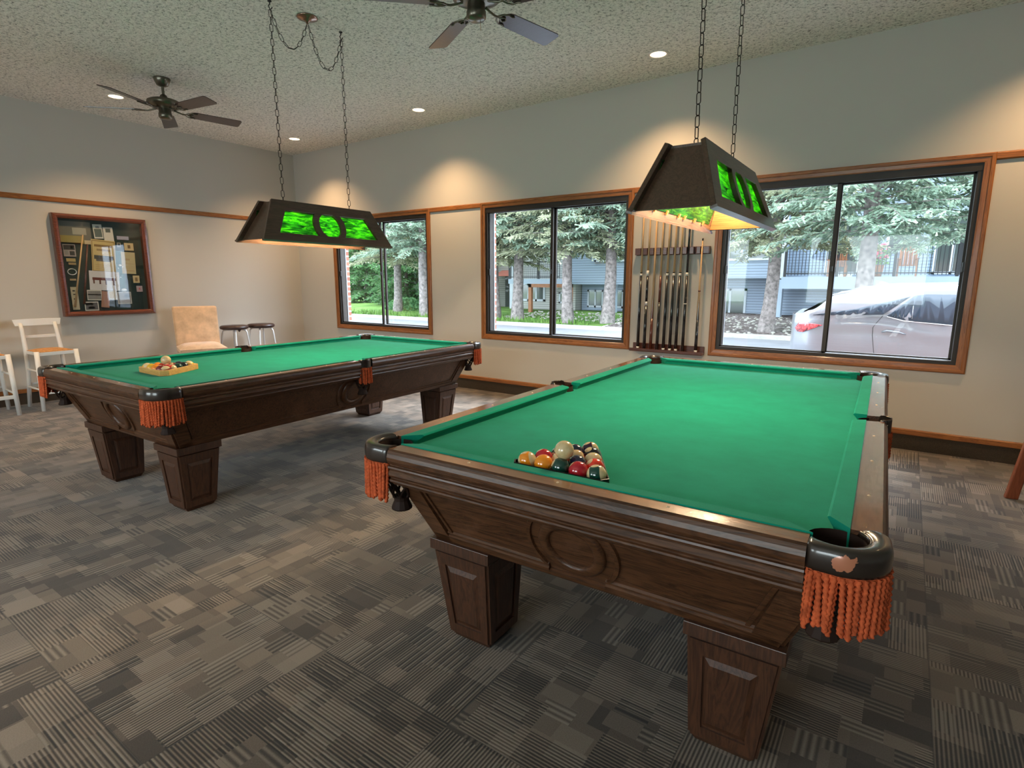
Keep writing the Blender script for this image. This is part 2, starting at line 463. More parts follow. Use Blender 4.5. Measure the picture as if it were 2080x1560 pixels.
# ------------------------------------------------------------------ room shell
WIN = [(-6.786, -4.911), (-4.118, -2.247), (-1.466, 0.400)]
WZ0, WZ1 = 0.629, 2.181
CAS = 0.055
struct(MB().box((XL - 0.15, YB - 0.15, -0.12), (XR + 0.15, YF + 0.1, 0.0)).build('floor', M['carpet']))
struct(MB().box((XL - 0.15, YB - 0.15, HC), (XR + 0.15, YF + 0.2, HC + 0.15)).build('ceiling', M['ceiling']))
def wall_with_holes(name, x0, x1, ya, yb, holes, mat):
    mb = MB(); cur = x0
    for a, b, z0, z1 in holes:
        mb.box((cur, ya, 0), (a, yb, HC)); mb.box((a, ya, 0), (b, yb, z0)); mb.box((a, ya, z1), (b, yb, HC)); cur = b
    mb.box((cur, ya, 0), (x1, yb, HC))
    return mb.build(name, mat)
hl = [(a + CAS, b - CAS, WZ0 + CAS, WZ1 - CAS) for a, b in WIN]
struct(wall_with_holes('wall_front', XL, XR, YF, YF + 0.10, hl, M['wall']))
struct(MB().box((XL - 0.15, YB, 0), (XL, YF + 0.1, HC)).build('wall_left', M['wall']))
struct(MB().box((XR, YB, 0), (XR + 0.15, YF + 0.1, HC)).build('wall_right', M['wall']))
struct(wall_with_holes('wall_back', XL, XR, YB - 0.12, YB, [(-5.3, -3.1, 0.8, 2.3), (-1.9, 0.3, 0.8, 2.3)], M['wall']))

def mk_brick():
    g = G('red_brick'); v = g.obj((1, 1, 1), (radians(90), 0, 0))
    b = g.n('ShaderNodeTexBrick'); g.put(b.inputs['Vector'], v)
    g.put(b.inputs['Color1'], (0.20, 0.07, 0.045)); g.put(b.inputs['Color2'], (0.30, 0.11, 0.07)); g.put(b.inputs['Mortar'], (0.5, 0.47, 0.43))
    b.inputs['Scale'].default_value = 1.0; b.inputs['Brick Width'].default_value = 0.21; b.inputs['Row Height'].default_value = 0.072; b.inputs['Mortar Size'].default_value = 0.010
    return g.done(g.bsdf(b.outputs[0], 0.9))
M['brick'] = mk_brick()
def brick_skin():
    mb = MB(); cur = XL - 0.3
    for a, b, z0, z1 in hl:
        mb.box((cur, YF + 0.14, GZ), (a, YF + 0.21, HC + 0.4)); mb.box((a, YF + 0.14, GZ), (b, YF + 0.21, z0 - 0.01)); mb.box((a, YF + 0.14, z1 + 0.01), (b, YF + 0.21, HC + 0.4)); cur = b
    mb.box((cur, YF + 0.14, GZ), (XR + 0.3, YF + 0.21, HC + 0.4))
    return mb.build('wall_front_brick', M['brick'])
struct(brick_skin())

# picture rail and baseboards
RAILP = [(0.0, 2.128), (0.012, 2.128), (0.018, 2.136), (0.018, 2.172), (0.012, 2.181), (0.0, 2.181)]
k = 0
for a, b in [(XL, WIN[0][0]), (WIN[0][1], WIN[1][0]), (WIN[1][1], WIN[2][0]), (WIN[2][1], XR)]:
    k += 1
    struct(MB().sweep(RAILP, (a, YF, 0), (b, YF, 0), (0, -1, 0)).build('trim_%d' % k, M['oak']))
struct(MB().sweep(RAILP, (XL, YB, 0), (XL, YF, 0), (1, 0, 0)).build('trim_5', M['oak_y']))
BP = [(0, 0.122), (0.014, 0.122), (0.014, 0.158), (0.008, 0.165), (0, 0.165)]
def baseboard(name, p0, p1, out, m):
    o = struct(MB().sweep(BP, p0, p1, out).build(name, M[m]))
    MB().sweep([(0, 0), (0.008, 0), (0.008, 0.122), (0, 0.122)], p0, p1, out).build('carpet_strip', M['carpet_base'], o)
baseboard('baseboard_front', (XL, YF, 0), (XR, YF, 0), (0, -1, 0), 'oak')
baseboard('baseboard_left', (XL, YB, 0), (XL, YF, 0), (1, 0, 0), 'oak_y')
baseboard('baseboard_right', (XR, YB, 0), (XR, YF, 0), (-1, 0, 0), 'oak_y')

# sliding windows
def make_window(i, a, b):
    w = thing('window_%d' % i, None, None, ((a + b) / 2, YF, WZ0)); struct(w)
    hw = (b - a) / 2; H = WZ1 - WZ0
    # casing, four mitred boards with a stepped profile (d = across the board, out = into the room)
    def board(p, q, inw, mat):
        p, q, inw = Vector(p), Vector(q), Vector(inw)
        t = (q - p).normalized(); out = Vector((0, -1, 0))
        prof = [(0, 0), (0, 0.016), (0.006, 0.020), (0.024, 0.020), (0.028, 0.014), (0.052, 0.012), (0.060, 0.010), (0.060, 0)]
        A = [p + inw * d + t * d + out * o for d, o in prof]; B = [q + inw * d - t * d + out * o for d, o in prof]; n = len(prof)
        mb = MB(); mb.add(A + B, [(i, (i + 1) % n, n + (i + 1) % n, n + i) for i in range(n)]); mb.add(A + B, [tuple(range(n)), tuple(range(2 * n - 1, n - 1, -1))])
        mb.build('casing_board', mat, w)
    board((-hw, 0, 0), (hw, 0, 0), (0, 0, 1), M['oak']); board((-hw, 0, H), (hw, 0, H), (0, 0, -1), M['oak'])
    board((-hw, 0, 0), (-hw, 0, H), (1, 0, 0), M['oak_z']); board((hw, 0, 0), (hw, 0, H), (-1, 0, 0), M['oak_z'])
    fr = MB(); x = hw - CAS; z0, z1 = CAS, H - CAS; f = 0.034
    for s in (-1, 1): fr.box((s * x, 0.004, z0), (s * (x - f), 0.116, z1))
    fr.box((-x, 0.004, z0), (x, 0.116, z0 + 0.026)); fr.box((-x, 0.004, z1 - 0.045), (x, 0.116, z1))
    fr.box((-x, 0.0, z0), (x, 0.012, z0 + 0.034)); fr.box((-x, 0.0, z1 - 0.06), (x, 0.014, z1))
    fr.build('window_frame', M['bronze_frame'], w, bevel=0.002)
    tr = MB()
    for s in (-1, 1): tr.box((s * x, 0.117, z0 - 0.03), (s * (x - 0.028), 0.136, z1 + 0.03)); tr.box((s * (x - 0.028), 0.117, z0), (s * (x - 0.040), 0.128, z1))
    tr.box((-x, 0.117, z0 - 0.03), (x, 0.160, z0 + 0.012)); tr.box((-x, 0.117, z1 - 0.01), (x, 0.136, z1 + 0.03))
    tr.build('outer_track', M['alu'], w)
    def sash(x0, x1, y0, st0, st1):
        zz0, zz1 = z0 + 0.026, z1 - 0.05
        s_ = MB(); s_.box((x0, y0, zz0), (x0 + st0, y0 + 0.024, zz1)); s_.box((x1 - st1, y0, zz0), (x1, y0 + 0.024, zz1))
        s_.box((x0, y0, zz0), (x1, y0 + 0.024, zz0 + 0.020)); s_.box((x0, y0, zz1 - 0.016), (x1, y0 + 0.024, zz1))
        so = s_.build('sash', M['bronze_frame'], w, bevel=0.002)
        MB().box((x0 + st0 - 0.004, y0 + 0.010, zz0 + 0.016), (x1 - st1 + 0.004, y0 + 0.014, zz1 - 0.012)).build('pane', M['glass'], so)
        return so
    sl = sash(-x + f - 0.004, 0.012, 0.022, 0.020, 0.030)
    sr = sash(-0.014, x - f + 0.004, 0.088, 0.030, 0.020)
    MB().box((-x + f + 0.004, 0.008, H / 2 - 0.035), (-x + f + 0.022, 0.022, H / 2 + 0.035)).build('latch', M['black'], sl, bevel=0.003)
    MB().box((x - f - 0.012, 0.034, H / 2 - 0.035), (x - f + 0.004, 0.088, H / 2 + 0.035)).build('latch', M['black'], sr, bevel=0.003)
    MB().box((-0.008, 0.005, H / 2 - 0.025), (0.006, 0.022, H / 2 + 0.02)).build('latch', M['black'], sl, bevel=0.003)
    MB().box((-x + f, 0.04, z0 + 0.026), (x - f, 0.052, z0 + 0.036)).build('track_rail', M['alu'], w)
for i, (a, b) in enumerate(WIN): make_window(i + 1, a, b)

# ------------------------------------------------------------------ pool tables
NA, NB = 0.635, 1.27          # half size between cushion noses
OX, OY = 0.748, 1.383         # outer edge of the rails
CX, CY = 0.684, 1.319         # where the cloth meets the wood
BED = 0.719
CC = (0.662, 1.297)           # corner pocket centre
RH = 0.062                    # hole radius
def pool_table(name, label, loc, rz, worn=True):
    t = thing(name, label, 'pool table', loc, rz, None)
    # slate bed with cloth, pocket bites cut from its outline
    pts = []
    def arc(c, r, a0, a1, n=10): return [(c[0] + r * cos(a0 + (a1 - a0) * k / n), c[1] + r * sin(a0 + (a1 - a0) * k / n)) for k in range(n + 1)]
    ex, ey = 0.672, 1.307
    def bite(cx, cy, sx, sy):
        # bite in a corner: from the x edge round to the y edge
        d = sqrt(max(RH ** 2 - (cx - ex) ** 2, 0)); e = sqrt(max(RH ** 2 - (cy - ey) ** 2, 0))
        p0 = (ex, cy - d); p1 = (cx - e, ey)
        a0 = math.atan2(p0[1] - cy, p0[0] - cx); a1 = math.atan2(p1[1] - cy, p1[0] - cx)
        if a0 > 0: a0 -= 2 * pi
        if a1 > 0: a1 -= 2 * pi
        return [(sx * x, sy * y) for x, y in arc((cx, cy), RH, a0, a1)]
    def side(sx):
        cx = 0.712; d = sqrt(RH ** 2 - (cx - ex) ** 2); a = math.atan2(-d, ex - cx)
        a0 = a + 2 * pi if a < 0 else a
        p = arc((cx, 0), RH, a0, 2 * pi - a0)
        return [(sx * x, y) for x, y in p]
    b = bite(CC[0], CC[1], 1, 1)
    outline = side(1) + b + [(-x, y) for x, y in reversed(b)] + [(x, y) for x, y in reversed(side(-1))] + [(-x, -y) for x, y in b] + [(x, -y) for x, y in reversed(b)]
    MB().prism(outline, BED - 0.035, BED).build('cloth_bed', M['felt'], t)
    # rails: wooden tops with a moulded face
    def face(tw):
        return [(-tw, 0.700), (-tw, 0.754), (-0.004, 0.756), (0.002, 0.751), (0.007, 0.742), (0.010, 0.730), (0.009, 0.718), (0.005, 0.709), (-0.002, 0.704), (-0.002, 0.700),
                (0.004, 0.698), (0.006, 0.693), (0.004, 0.688), (-0.001, 0.686), (-0.001, 0.682), (0.003, 0.676), (0.004, 0.668), (0.000, 0.661), (-0.006, 0.658), (-0.006, 0.654),
                (-0.001, 0.651), (0.000, 0.646), (-0.003, 0.641), (-0.012, 0.637), (-0.020, 0.628), (-0.036, 0.624), (-0.05, 0.622), (-tw, 0.622)]
    def rail(axis, sgn, a, bb):
        fr = face(0.064)
        if axis == 'y':   # runs along y at x = sgn*OX
            m = MB().sweep(fr, (sgn * OX, a, 0), (sgn * OX, bb, 0), (sgn, 0, 0)); mm = [M['table_y'], M['railtop_y']]
        else:
            m = MB().sweep(fr, (a, sgn * OY, 0), (bb, sgn * OY, 0), (0, sgn, 0)); mm = [M['table_x'], M['railtop_x']]
        m.mi[1] = 1
        r = m.build('rail', mm, t)
        n = 3
        for k in range(n):
            f = a + (bb - a) * ((k + 1) / (n + 1) if axis == 'x' else (k + 0.75) / (n + 0.5))
            p = (sgn * (OX - 0.034), f) if axis == 'y' else (f, sgn * (OY - 0.034))
            MB().lathe([(0, 0.0016), (0.0035, 0.0014), (0.0045, 0)], 12, (p[0], p[1], 0.7552)).build('sight', M['sight'], r, recalc=False)
    for s in (-1, 1):
        rail('y', s, -1.245, -0.052); rail('y', s, 0.052, 1.245); rail('x', s, -0.612, 0.612)
    # cushions
    def cushion(axis, sgn, a, bb, ia, ib):
        """a..bb nose ends, ia..ib back ends"""
        def P(al, d, z):    # d from nose line outwards
            return (sgn * (NA + d), al, z) if axis == 'y' else (al, sgn * (NB + d), z)
        m = MB()
        sec = [(0.0, 0.7490), (0.0015, 0.7525), (0.006, 0.7555), (0.049, 0.7575), (0.049, 0.705), (0.020, 0.719), (0.014, 0.735)]
        rows = []
        for fr_ in (0, 1):
            al0, al1 = (a, ia) if fr_ == 0 else (bb, ib)
            rows.append([P(al0 + (al1 - al0) * (d / 0.049), d, z) for d, z in sec])
        n = len(sec)
        m.add(rows[0] + rows[1], [(i, (i + 1) % n, n + (i + 1) % n, n + i) for i in range(n)])
        m.add(rows[0] + rows[1], [tuple(range(n)), tuple(range(2 * n - 1, n - 1, -1))])
        m.build('cushion', M['felt'], t)
    for s in (-1, 1):
        cushion('y', s, -NB + 0.085, -0.067, -1.262 + 0.012, -0.052)
        cushion('y', s, 0.067, NB - 0.085, 0.052, 1.262 - 0.012)
        cushion('x', s, -NA + 0.085, NA - 0.085, -0.627 + 0.010, 0.627 - 0.010)
    # pockets: casting, liner net and cord fringe
    def pocket(c, amid, aspan, ro, corner, worn_here):
        """c centre, amid direction of the outer side, aspan half angle"""
        n = 30
        ri = RH - 0.003
        sxx, syy = (1 if c[0] > 0 else -1), (1 if c[1] > 0 else -1)
        if corner:
            # inner edge follows the hole, outer edge the rounded table corner
            rr_, L1 = 0.092, None
            x0, y0 = 0.6125, 1.2455; xe, ye = OX + 0.017, OY + 0.014
            path = [(x0, OY + 0.003), (x0 + 0.012, ye - 0.003)] + [(xe - rr_ + rr_ * sin(q), ye - rr_ + rr_ * cos(q)) for q in [pi / 2 * j / 14 for j in range(15)]] + [(xe - 0.003, y0 + 0.012), (OX + 0.003, y0)]
            a0, a1 = math.atan2(0.042, x0 - CC[0]), math.atan2(y0 - CC[1], 0.042)
            cxy = CC
        else:
            x0 = 0.0515; xe = OX + 0.022; rr_ = 0.045
            path = [(OX + 0.004, x0), (OX + 0.010, x0)] + [(xe - rr_ + rr_ * sin(q), x0 - rr_ + rr_ * cos(q)) for q in [pi / 2 * j / 8 for j in range(9)]]
            path = path + [(a_, -b_) for a_, b_ in reversed(path)]
            a0, a1 = math.atan2(0.0515, 0.026), math.atan2(-0.0515, 0.026)
            cxy = (0.712, 0.0)
        sl_ = [0.0]
        for p_, q_ in zip(path[:-1], path[1:]): sl_.append(sl_[-1] + sqrt((p_[0] - q_[0]) ** 2 + (p_[1] - q_[1]) ** 2))
        def outp(f):
            d_ = f * sl_[-1]
            for j in range(len(path) - 1):
                if d_ <= sl_[j + 1] + 1e-9:
                    g_ = (d_ - sl_[j]) / max(1e-9, sl_[j + 1] - sl_[j]); return (path[j][0] + (path[j + 1][0] - path[j][0]) * g_, path[j][1] + (path[j + 1][1] - path[j][1]) * g_)
            return path[-1]
        def both(f):
            a = a0 + (a1 - a0) * f
            q_ = outp(f)
            return (cxy[0] + ri * cos(a), cxy[1] + ri * sin(a)), q_
        sec = [(0.0, 0.712), (0.0, 0.748), (0.03, 0.755), (0.09, 0.757), (0.13, 0.7555), (0.17, 0.759), (0.5, 0.763), (0.80, 0.761), (0.93, 0.756), (1.0, 0.746), (1.03, 0.732), (1.02, 0.716), (0.97, 0.706), (0.90, 0.703), (0.1, 0.703)]
        vs = []; m = len(sec)
        for k in range(n + 1):
            pi_, po_ = both(k / n)
            for w, z in sec:
                vs.append((sxx * (pi_[0] + (po_[0] - pi_[0]) * w), syy * (pi_[1] + (po_[1] - pi_[1]) * w), z))
        fs = [(k * m + i, k * m + (i + 1) % m, (k + 1) * m + (i + 1) % m, (k + 1) * m + i) for k in range(n) for i in range(m)]
        mb = MB(); mb.add(vs, fs, 0, True)
        mb.add(vs, [tuple(range(m)), tuple(range((n + 1) * m - 1, n * m - 1, -1))], 0)
        iron = mb.build('pocket', M['iron_worn'] if worn_here else M['iron'], t)
        # twisted cord fringe hanging from the outer side
        fr_ = MB(); rnd = random.Random(int(c[0] * 1000 + c[1] * 77) + 5)
        cnt = 36 if corner else 19
        e0, e1 = (0.015, 0.985) if corner else (0.10, 0.90)
        for k in range(cnt):
            f0 = e0 + (e1 - e0) * (k + 0.5) / cnt
            pi_, po_ = both(f0)
            dx, dy = po_[0] - pi_[0], po_[1] - pi_[1]; dl = sqrt(dx * dx + dy * dy); dx, dy = sxx * dx / dl, syy * dy / dl
            bx_, by_ = sxx * po_[0] - dx * 0.006, syy * po_[1] - dy * 0.006
            L = (0.135 if corner else 0.115) * (0.90 + 0.14 * rnd.random())
            lean = rnd.uniform(-0.009, 0.009); outw = rnd.uniform(-0.002, 0.008)
            seg = 20; N = 7; pitch = 0.0125; vs2 = []; ph = rnd.random() * 6
            for i in range(seg * 2 + 1):
                f = i / (seg * 2.0); z = 0.706 - L * f
                w_ = outw * f + (0.004 if k % 2 else -0.003)
                cx_ = bx_ + dx * w_ - lean * f * dy; cy_ = by_ + dy * w_ + lean * f * dx
                for q in range(N):
                    b_ = 2 * pi * q / N
                    rd = 0.0055 * (1 + 0.30 * cos(2 * (b_ - 2 * pi * (L * f) / (2 * pitch)) + ph)) * (1.0 if i < seg * 2 else 0.35)
                    vs2.append((cx_ + rd * cos(b_), cy_ + rd * sin(b_), z))
            R_ = seg * 2 + 1
            fr_.add(vs2, [(i * N + q, i * N + (q + 1) % N, (i + 1) * N + (q + 1) % N, (i + 1) * N + q) for i in range(R_ - 1) for q in range(N)] + [tuple((R_ - 1) * N + q for q in range(N))], 0, True)
        # woven heading band
        hb = []
        nb = 30
        for k in range(nb + 1):
            pi_, po_ = both(e0 + (e1 - e0) * k / nb)
            for w_, z in ((0.80, 0.708), (0.97, 0.708), (0.99, 0.700), (0.96, 0.692), (0.80, 0.692)):
                hb.append((sxx * (pi_[0] + (po_[0] - pi_[0]) * w_), syy * (pi_[1] + (po_[1] - pi_[1]) * w_), z))
        fr_.add(hb, [(k * 5 + i, k * 5 + (i + 1) % 5, (k + 1) * 5 + (i + 1) % 5, (k + 1) * 5 + i) for k in range(nb) for i in range(5)], 0)
        fr_.build('fringe', M['fringe'] if worn else M['fringe'], iron, recalc=False)
        # leather net bag
        nt = MB(); NS = 7; lv = [(0.058, 0.706), (0.058, 0.66), (0.052, 0.625), (0.040, 0.585), (0.027, 0.550), (0.02, 0.525)]
        ctr = (c[0] - 0.012 * cos(amid), c[1] - 0.012 * sin(amid))
        for s_ in (-1, 1):
            for k in range(NS):
                P_ = []
                for i in range(13):
                    f = i / 12.0; z = 0.706 + (0.556 - 0.706) * f
                    for (r0, z0), (r1, z1) in zip(lv[:-1], lv[1:]):
                        if z0 >= z >= z1: rr = r0 + (r1 - r0) * (z0 - z) / (z0 - z1); break
                    a = 2 * pi * k / NS + s_ * f * 1.9
                    P_.append((ctr[0] + rr * cos(a), ctr[1] + rr * sin(a), z))
                nt.tube(P_, 0.0046, 5, caps=False)
        nt.lathe([(0.0, 0.562), (0.024, 0.560), (0.028, 0.553), (0.026, 0.540), (0.037, 0.514), (0.035, 0.509), (0.0, 0.514)], 12, (ctr[0], ctr[1], 0), smooth=False)
        nt.lathe([(0.0575, 0.745), (0.0575, 0.69), (0.053, 0.62)], 20, (c[0], c[1], 0))
        nt.lathe([(0.053, 0.62), (0.0555, 0.69), (0.0560, 0.745)], 20, (c[0], c[1], 0))
        nt.build('net_bag', M['net'], iron, recalc=False)
    for sx in (-1, 1):
        for sy in (-1, 1):
            pocket((sx * CC[0], sy * CC[1]), math.atan2(sy, sx), radians(108), 0.111, True, worn and sx > 0 and sy < 0)
        pocket((sx * 0.712, 0.0), 0 if sx > 0 else pi, radians(92), 0.068 if False else 0.072, False, False)
    # flared cabinet under the rails
    bx, by, tx, ty, z0, z1 = 0.560, 1.200, 0.655, 1.300, 0.395, 0.632
    cab = MB().hexa([(-bx, -by, z0), (bx, -by, z0), (bx, by, z0), (-bx, by, z0)], [(-tx, -ty, z1), (tx, -ty, z1), (tx, ty, z1), (-tx, ty, z1)])
    cab.build('cabinet', M['table_x'], t)
    # carved frames on the flared faces, laid out in (s along, u up the slope, n out)
    def facemap(axis, sgn):
        if axis == 'x':
            A = Vector((0, sgn * by, z0)); B = Vector((0, sgn * ty, z1)); S = Vector((-sgn, 0, 0)) * -1
            half0, half1 = bx, tx
        else:
            A = Vector((sgn * bx, 0, z0)); B = Vector((sgn * tx, 0, z1)); S = Vector((0, sgn, 0))
            half0, half1 = by, ty
        U = (B - A); Lu = U.length; U.normalize(); Nn = S.cross(U)
        if (Nn.x * sgn if axis == 'y' else Nn.y * sgn) < 0: S = -S; Nn = S.cross(U)
        return A, S, U, Nn, Lu, half0, half1
    for axis, sgn in (('x', -1), ('x', 1), ('y', -1), ('y', 1)):
        A, S, U, Nn, Lu, h0, h1 = facemap(axis, sgn)
        mat = M['table_x'] if axis == 'x' else M['table_y']
        def mp(p, A=A, S=S, U=U, Nn=Nn): return A + S * p[0] + U * p[1] + Nn * p[2]
        def hw(u): return h0 + (h1 - h0) * u / Lu
        fr_ = MB()
        rb = 0.034
        rc, cu_ = 0.120, Lu * 0.50    # medallion ring
        w = 0.070
        # lower moulding, upper band, end stiles
        for zz in (-1, 1):
            aa, bb_ = (-hw(0), -0.095) if zz < 0 else (0.095, hw(0))
            fr_.hexa([(aa, 0.0, 0), (bb_, 0.0, 0), (bb_, rb, 0), (aa, rb, 0)], [(aa, 0.0, 0.013), (bb_, 0.0, 0.013), (bb_, rb - 0.006, 0.013), (aa, rb - 0.006, 0.013)])
            fr_.hexa([(aa, rb - 0.004, 0), (bb_, rb - 0.004, 0), (bb_, rb + 0.010, 0), (aa, rb + 0.010, 0)], [(aa, rb - 0.002, 0.007), (bb_, rb - 0.002, 0.007), (bb_, rb + 0.006, 0.007), (aa, rb + 0.006, 0.007)])
        fr_.hexa([(-0.1, 0, 0), (0.1, 0, 0), (0.1, 0.020, 0), (-0.1, 0.020, 0)], [(-0.1, 0, 0.013), (0.1, 0, 0.013), (0.1, 0.016, 0.013), (-0.1, 0.016, 0.013)])
        for zz in (-1, 1):
            lo = [(zz * hw(0), 0, 0), (zz * (hw(0) - w), 0, 0), (zz * (hw(Lu) - w - 0.012), Lu, 0), (zz * hw(Lu), Lu, 0)]
            hi = [(x, y, 0.013) for x, y, _ in lo]
            fr_.hexa(lo, hi)
            lo = [(zz * (hw(0) - w), rb, 0), (zz * (hw(0) - w - 0.012), rb, 0), (zz * (hw(Lu) - w - 0.024), Lu, 0), (zz * (hw(Lu) - w - 0.012), Lu, 0)]
            fr_.hexa(lo, [(x, y, 0.006) for x, y, _ in lo])
        fr_.xf(mp).build('cabinet_frame', mat, t)
        # ring medallion and the two curved brackets beside it
        rg = MB(); n = 40
        sec = [(0.074, 0.0), (0.076, 0.010), (0.083, 0.014), (0.100, 0.014), (0.108, 0.009), (0.110, 0.0)]
        vs = [(r * cos(2 * pi * k / n), cu_ + 0.012 + r * sin(2 * pi * k / n), z) for k in range(n) for r, z in sec]
        m6 = len(sec)
        rg.add(vs, [(k * m6 + i, k * m6 + i + 1, ((k + 1) % n) * m6 + i + 1, ((k + 1) % n) * m6 + i) for k in range(n) for i in range(m6 - 1)], 0, True)
        for zz in (-1, 1):
            vs = []; n2 = 16
            sec2 = [(0.136, 0.0), (0.138, 0.008), (0.150, 0.008), (0.153, 0.0)]
            for k in range(n2 + 1):
                a = radians(-44 + 88 * k / n2)
                for r, z in sec2: vs.append((zz * r * cos(a), cu_ + 0.012 + r * sin(a), z))
            rg.add(vs, [(k * 4 + i, k * 4 + i + 1, (k + 1) * 4 + i + 1, (k + 1) * 4 + i) for k in range(n2) for i in range(3)])
        rg.xf(mp).build('ring_medallion', mat, t)
    # four tapered legs with raised-field panels
    for sx in (-1, 1):
        for sy in (-1, 1):
            L = MB()
            def ring(cx, cy, hx, hy, z): return [(cx - hx, cy - hy, z), (cx + hx, cy - hy, z), (cx + hx, cy + hy, z), (cx - hx, cy + hy, z)]
            cxb, cyb = sx * 0.440, sy * 1.095; cxt, cyt = sx * 0.455, sy * 1.100
            hb, ht = 0.086, 0.112
            L.hexa(ring(cxb, cyb, hb - 0.012, hb - 0.012, 0), ring(cxb, cyb, hb, hb, 0.022))
            L.hexa(ring(cxb, cyb, hb, hb, 0.022), ring(cxt, cyt, ht, ht, 0.345))
            L.hexa(ring(cxt, cyt, ht, ht, 0.345), ring(cxt, cyt, 0.124, 0.124, 0.352))
            L.hexa(ring(cxt, cyt, 0.128, 0.126, 0.352), ring(cxt, cyt, 0.128, 0.126, 0.392))
            leg = L.build('leg', M['table_z'], t, bevel=0.002)
            za, zb = 0.022, 0.345
            for ax, sg in (('x', -1), ('x', 1), ('y', -1), ('y', 1)):
                def pt(s, z, n_, ax=ax, sg=sg):
                    f = (z - za) / (zb - za); cx = cxb + (cxt - cxb) * f; cy = cyb + (cyt - cyb) * f; h = hb + (ht - hb) * f
                    return (cx + s * h, cy + sg * (h + n_), z) if ax == 'x' else (cx + sg * (h + n_), cy + s * h, z)
                pm = MB()
                # recessed frame drawn by four bars, bevelled field in the middle
                o_ = [(-0.98, 0.026), (0.98, 0.026), (0.98, 0.343), (-0.98, 0.343)]
                i_ = [(-0.66, 0.062), (0.66, 0.062), (0.66, 0.298), (-0.66, 0.298)]
                f1 = [(-0.62, 0.068), (0.62, 0.068), (0.62, 0.292), (-0.62, 0.292)]
                f2 = [(-0.48, 0.084), (0.48, 0.084), (0.48, 0.274), (-0.48, 0.274)]
                vs = [pt(s, z, 0.0) for s, z in o_] + [pt(s, z, 0.007) for s, z in o_] + [pt(s, z, 0.007) for s, z in i_] + [pt(s, z, 0.0006) for s, z in i_] + [pt(s, z, 0.0006) for s, z in f1] + [pt(s, z, 0.007) for s, z in f2]
                fs = []
                for q in range(4):
                    q2 = (q + 1) % 4
                    for lv_ in range(5): fs.append((lv_ * 4 + q, lv_ * 4 + q2, (lv_ + 1) * 4 + q2, (lv_ + 1) * 4 + q))
                fs.append((20, 21, 22, 23))
                pm.add(vs, fs); pm.build('leg_panel', M['table_z'], leg)
    return t
tab1 = pool_table('pool_table', 'large dark wooden pool table nearest the camera, worn patch on its front corner pocket', (T1[0], T1[1], 0), T1[2])
tab2 = pool_table('pool_table', 'dark wooden pool table in front of the framed memorabilia wall, holding the light wooden rack', (T2[0], T2[1], 0), T2[2], worn=False)
for o in (tab1, tab2): o['group'] = 'pool tables'

# ------------------------------------------------------------------ racks and balls
BR = 0.0291
def ball_mat(name, col, stripe=False):
    g = G(name); v = g.obj(); sp = g.n('ShaderNodeSeparateXYZ'); g.t.links.new(v, sp.inputs[0])
    cream = (0.66, 0.50, 0.27)
    c = col
    if stripe:
        c = g.mix(g.ma('LESS_THAN', g.ma('ABSOLUTE', sp.outputs[2]), 0.015), cream, col)
    if name != 'cue_ball_cream':
        dx = g.ma('GREATER_THAN', g.ma('ABSOLUTE', sp.outputs[0]), 0.0262)
        c = g.mix(dx, c, cream)
    else:
        c = g.ramp(g.noise(v, 60, 5, 0.7), [(0.35, (0.55, 0.40, 0.20)), (0.7, (0.72, 0.56, 0.32))])
    return g.done(g.bsdf(c, 0.12, spec=0.6, coat=0.5, coatr=0.05))
COL = dict(orange=(0.80, 0.24, 0.010), yellow=(0.75, 0.42, 0.02), crimson=(0.42, 0.010, 0.020), green=(0.006, 0.045, 0.030), maroon=(0.16, 0.012, 0.012), navy=(0.012, 0.014, 0.040), black=(0.008, 0.008, 0.010), purple=(0.045, 0.010, 0.040), red=(0.70, 0.045, 0.018))
_bm = {}
def bmat(c, s):
    if (c, s) not in _bm: _bm[(c, s)] = ball_mat(c + ('_stripe' if s else '_ball'), COL[c], s)
    return _bm[(c, s)]
_bm[('cue', False)] = ball_mat('cue_ball_cream', (0.66, 0.5, 0.27))
_meshes = {}
def ball(loc, c, s, rot, label, group, name='billiard_ball'):
    if (c, s) not in _meshes:
        mb = MB().sphere(BR, n=32, m=20); _meshes[(c, s)] = mb.mesh('billiard_ball', _bm[(c, s)] if c == 'cue' else bmat(c, s))
    o = bpy.data.objects.new(name, _meshes[(c, s)]); C.objects.link(o)
    o.location = loc; o.rotation_euler = rot
    return tag(o, label, 'billiard ball', group)
def frame_pt(T, x, y, z):
    c, s = cos(T[2]), sin(T[2]); return (T[0] + c * x - s * y, T[1] + s * x + c * y, z)
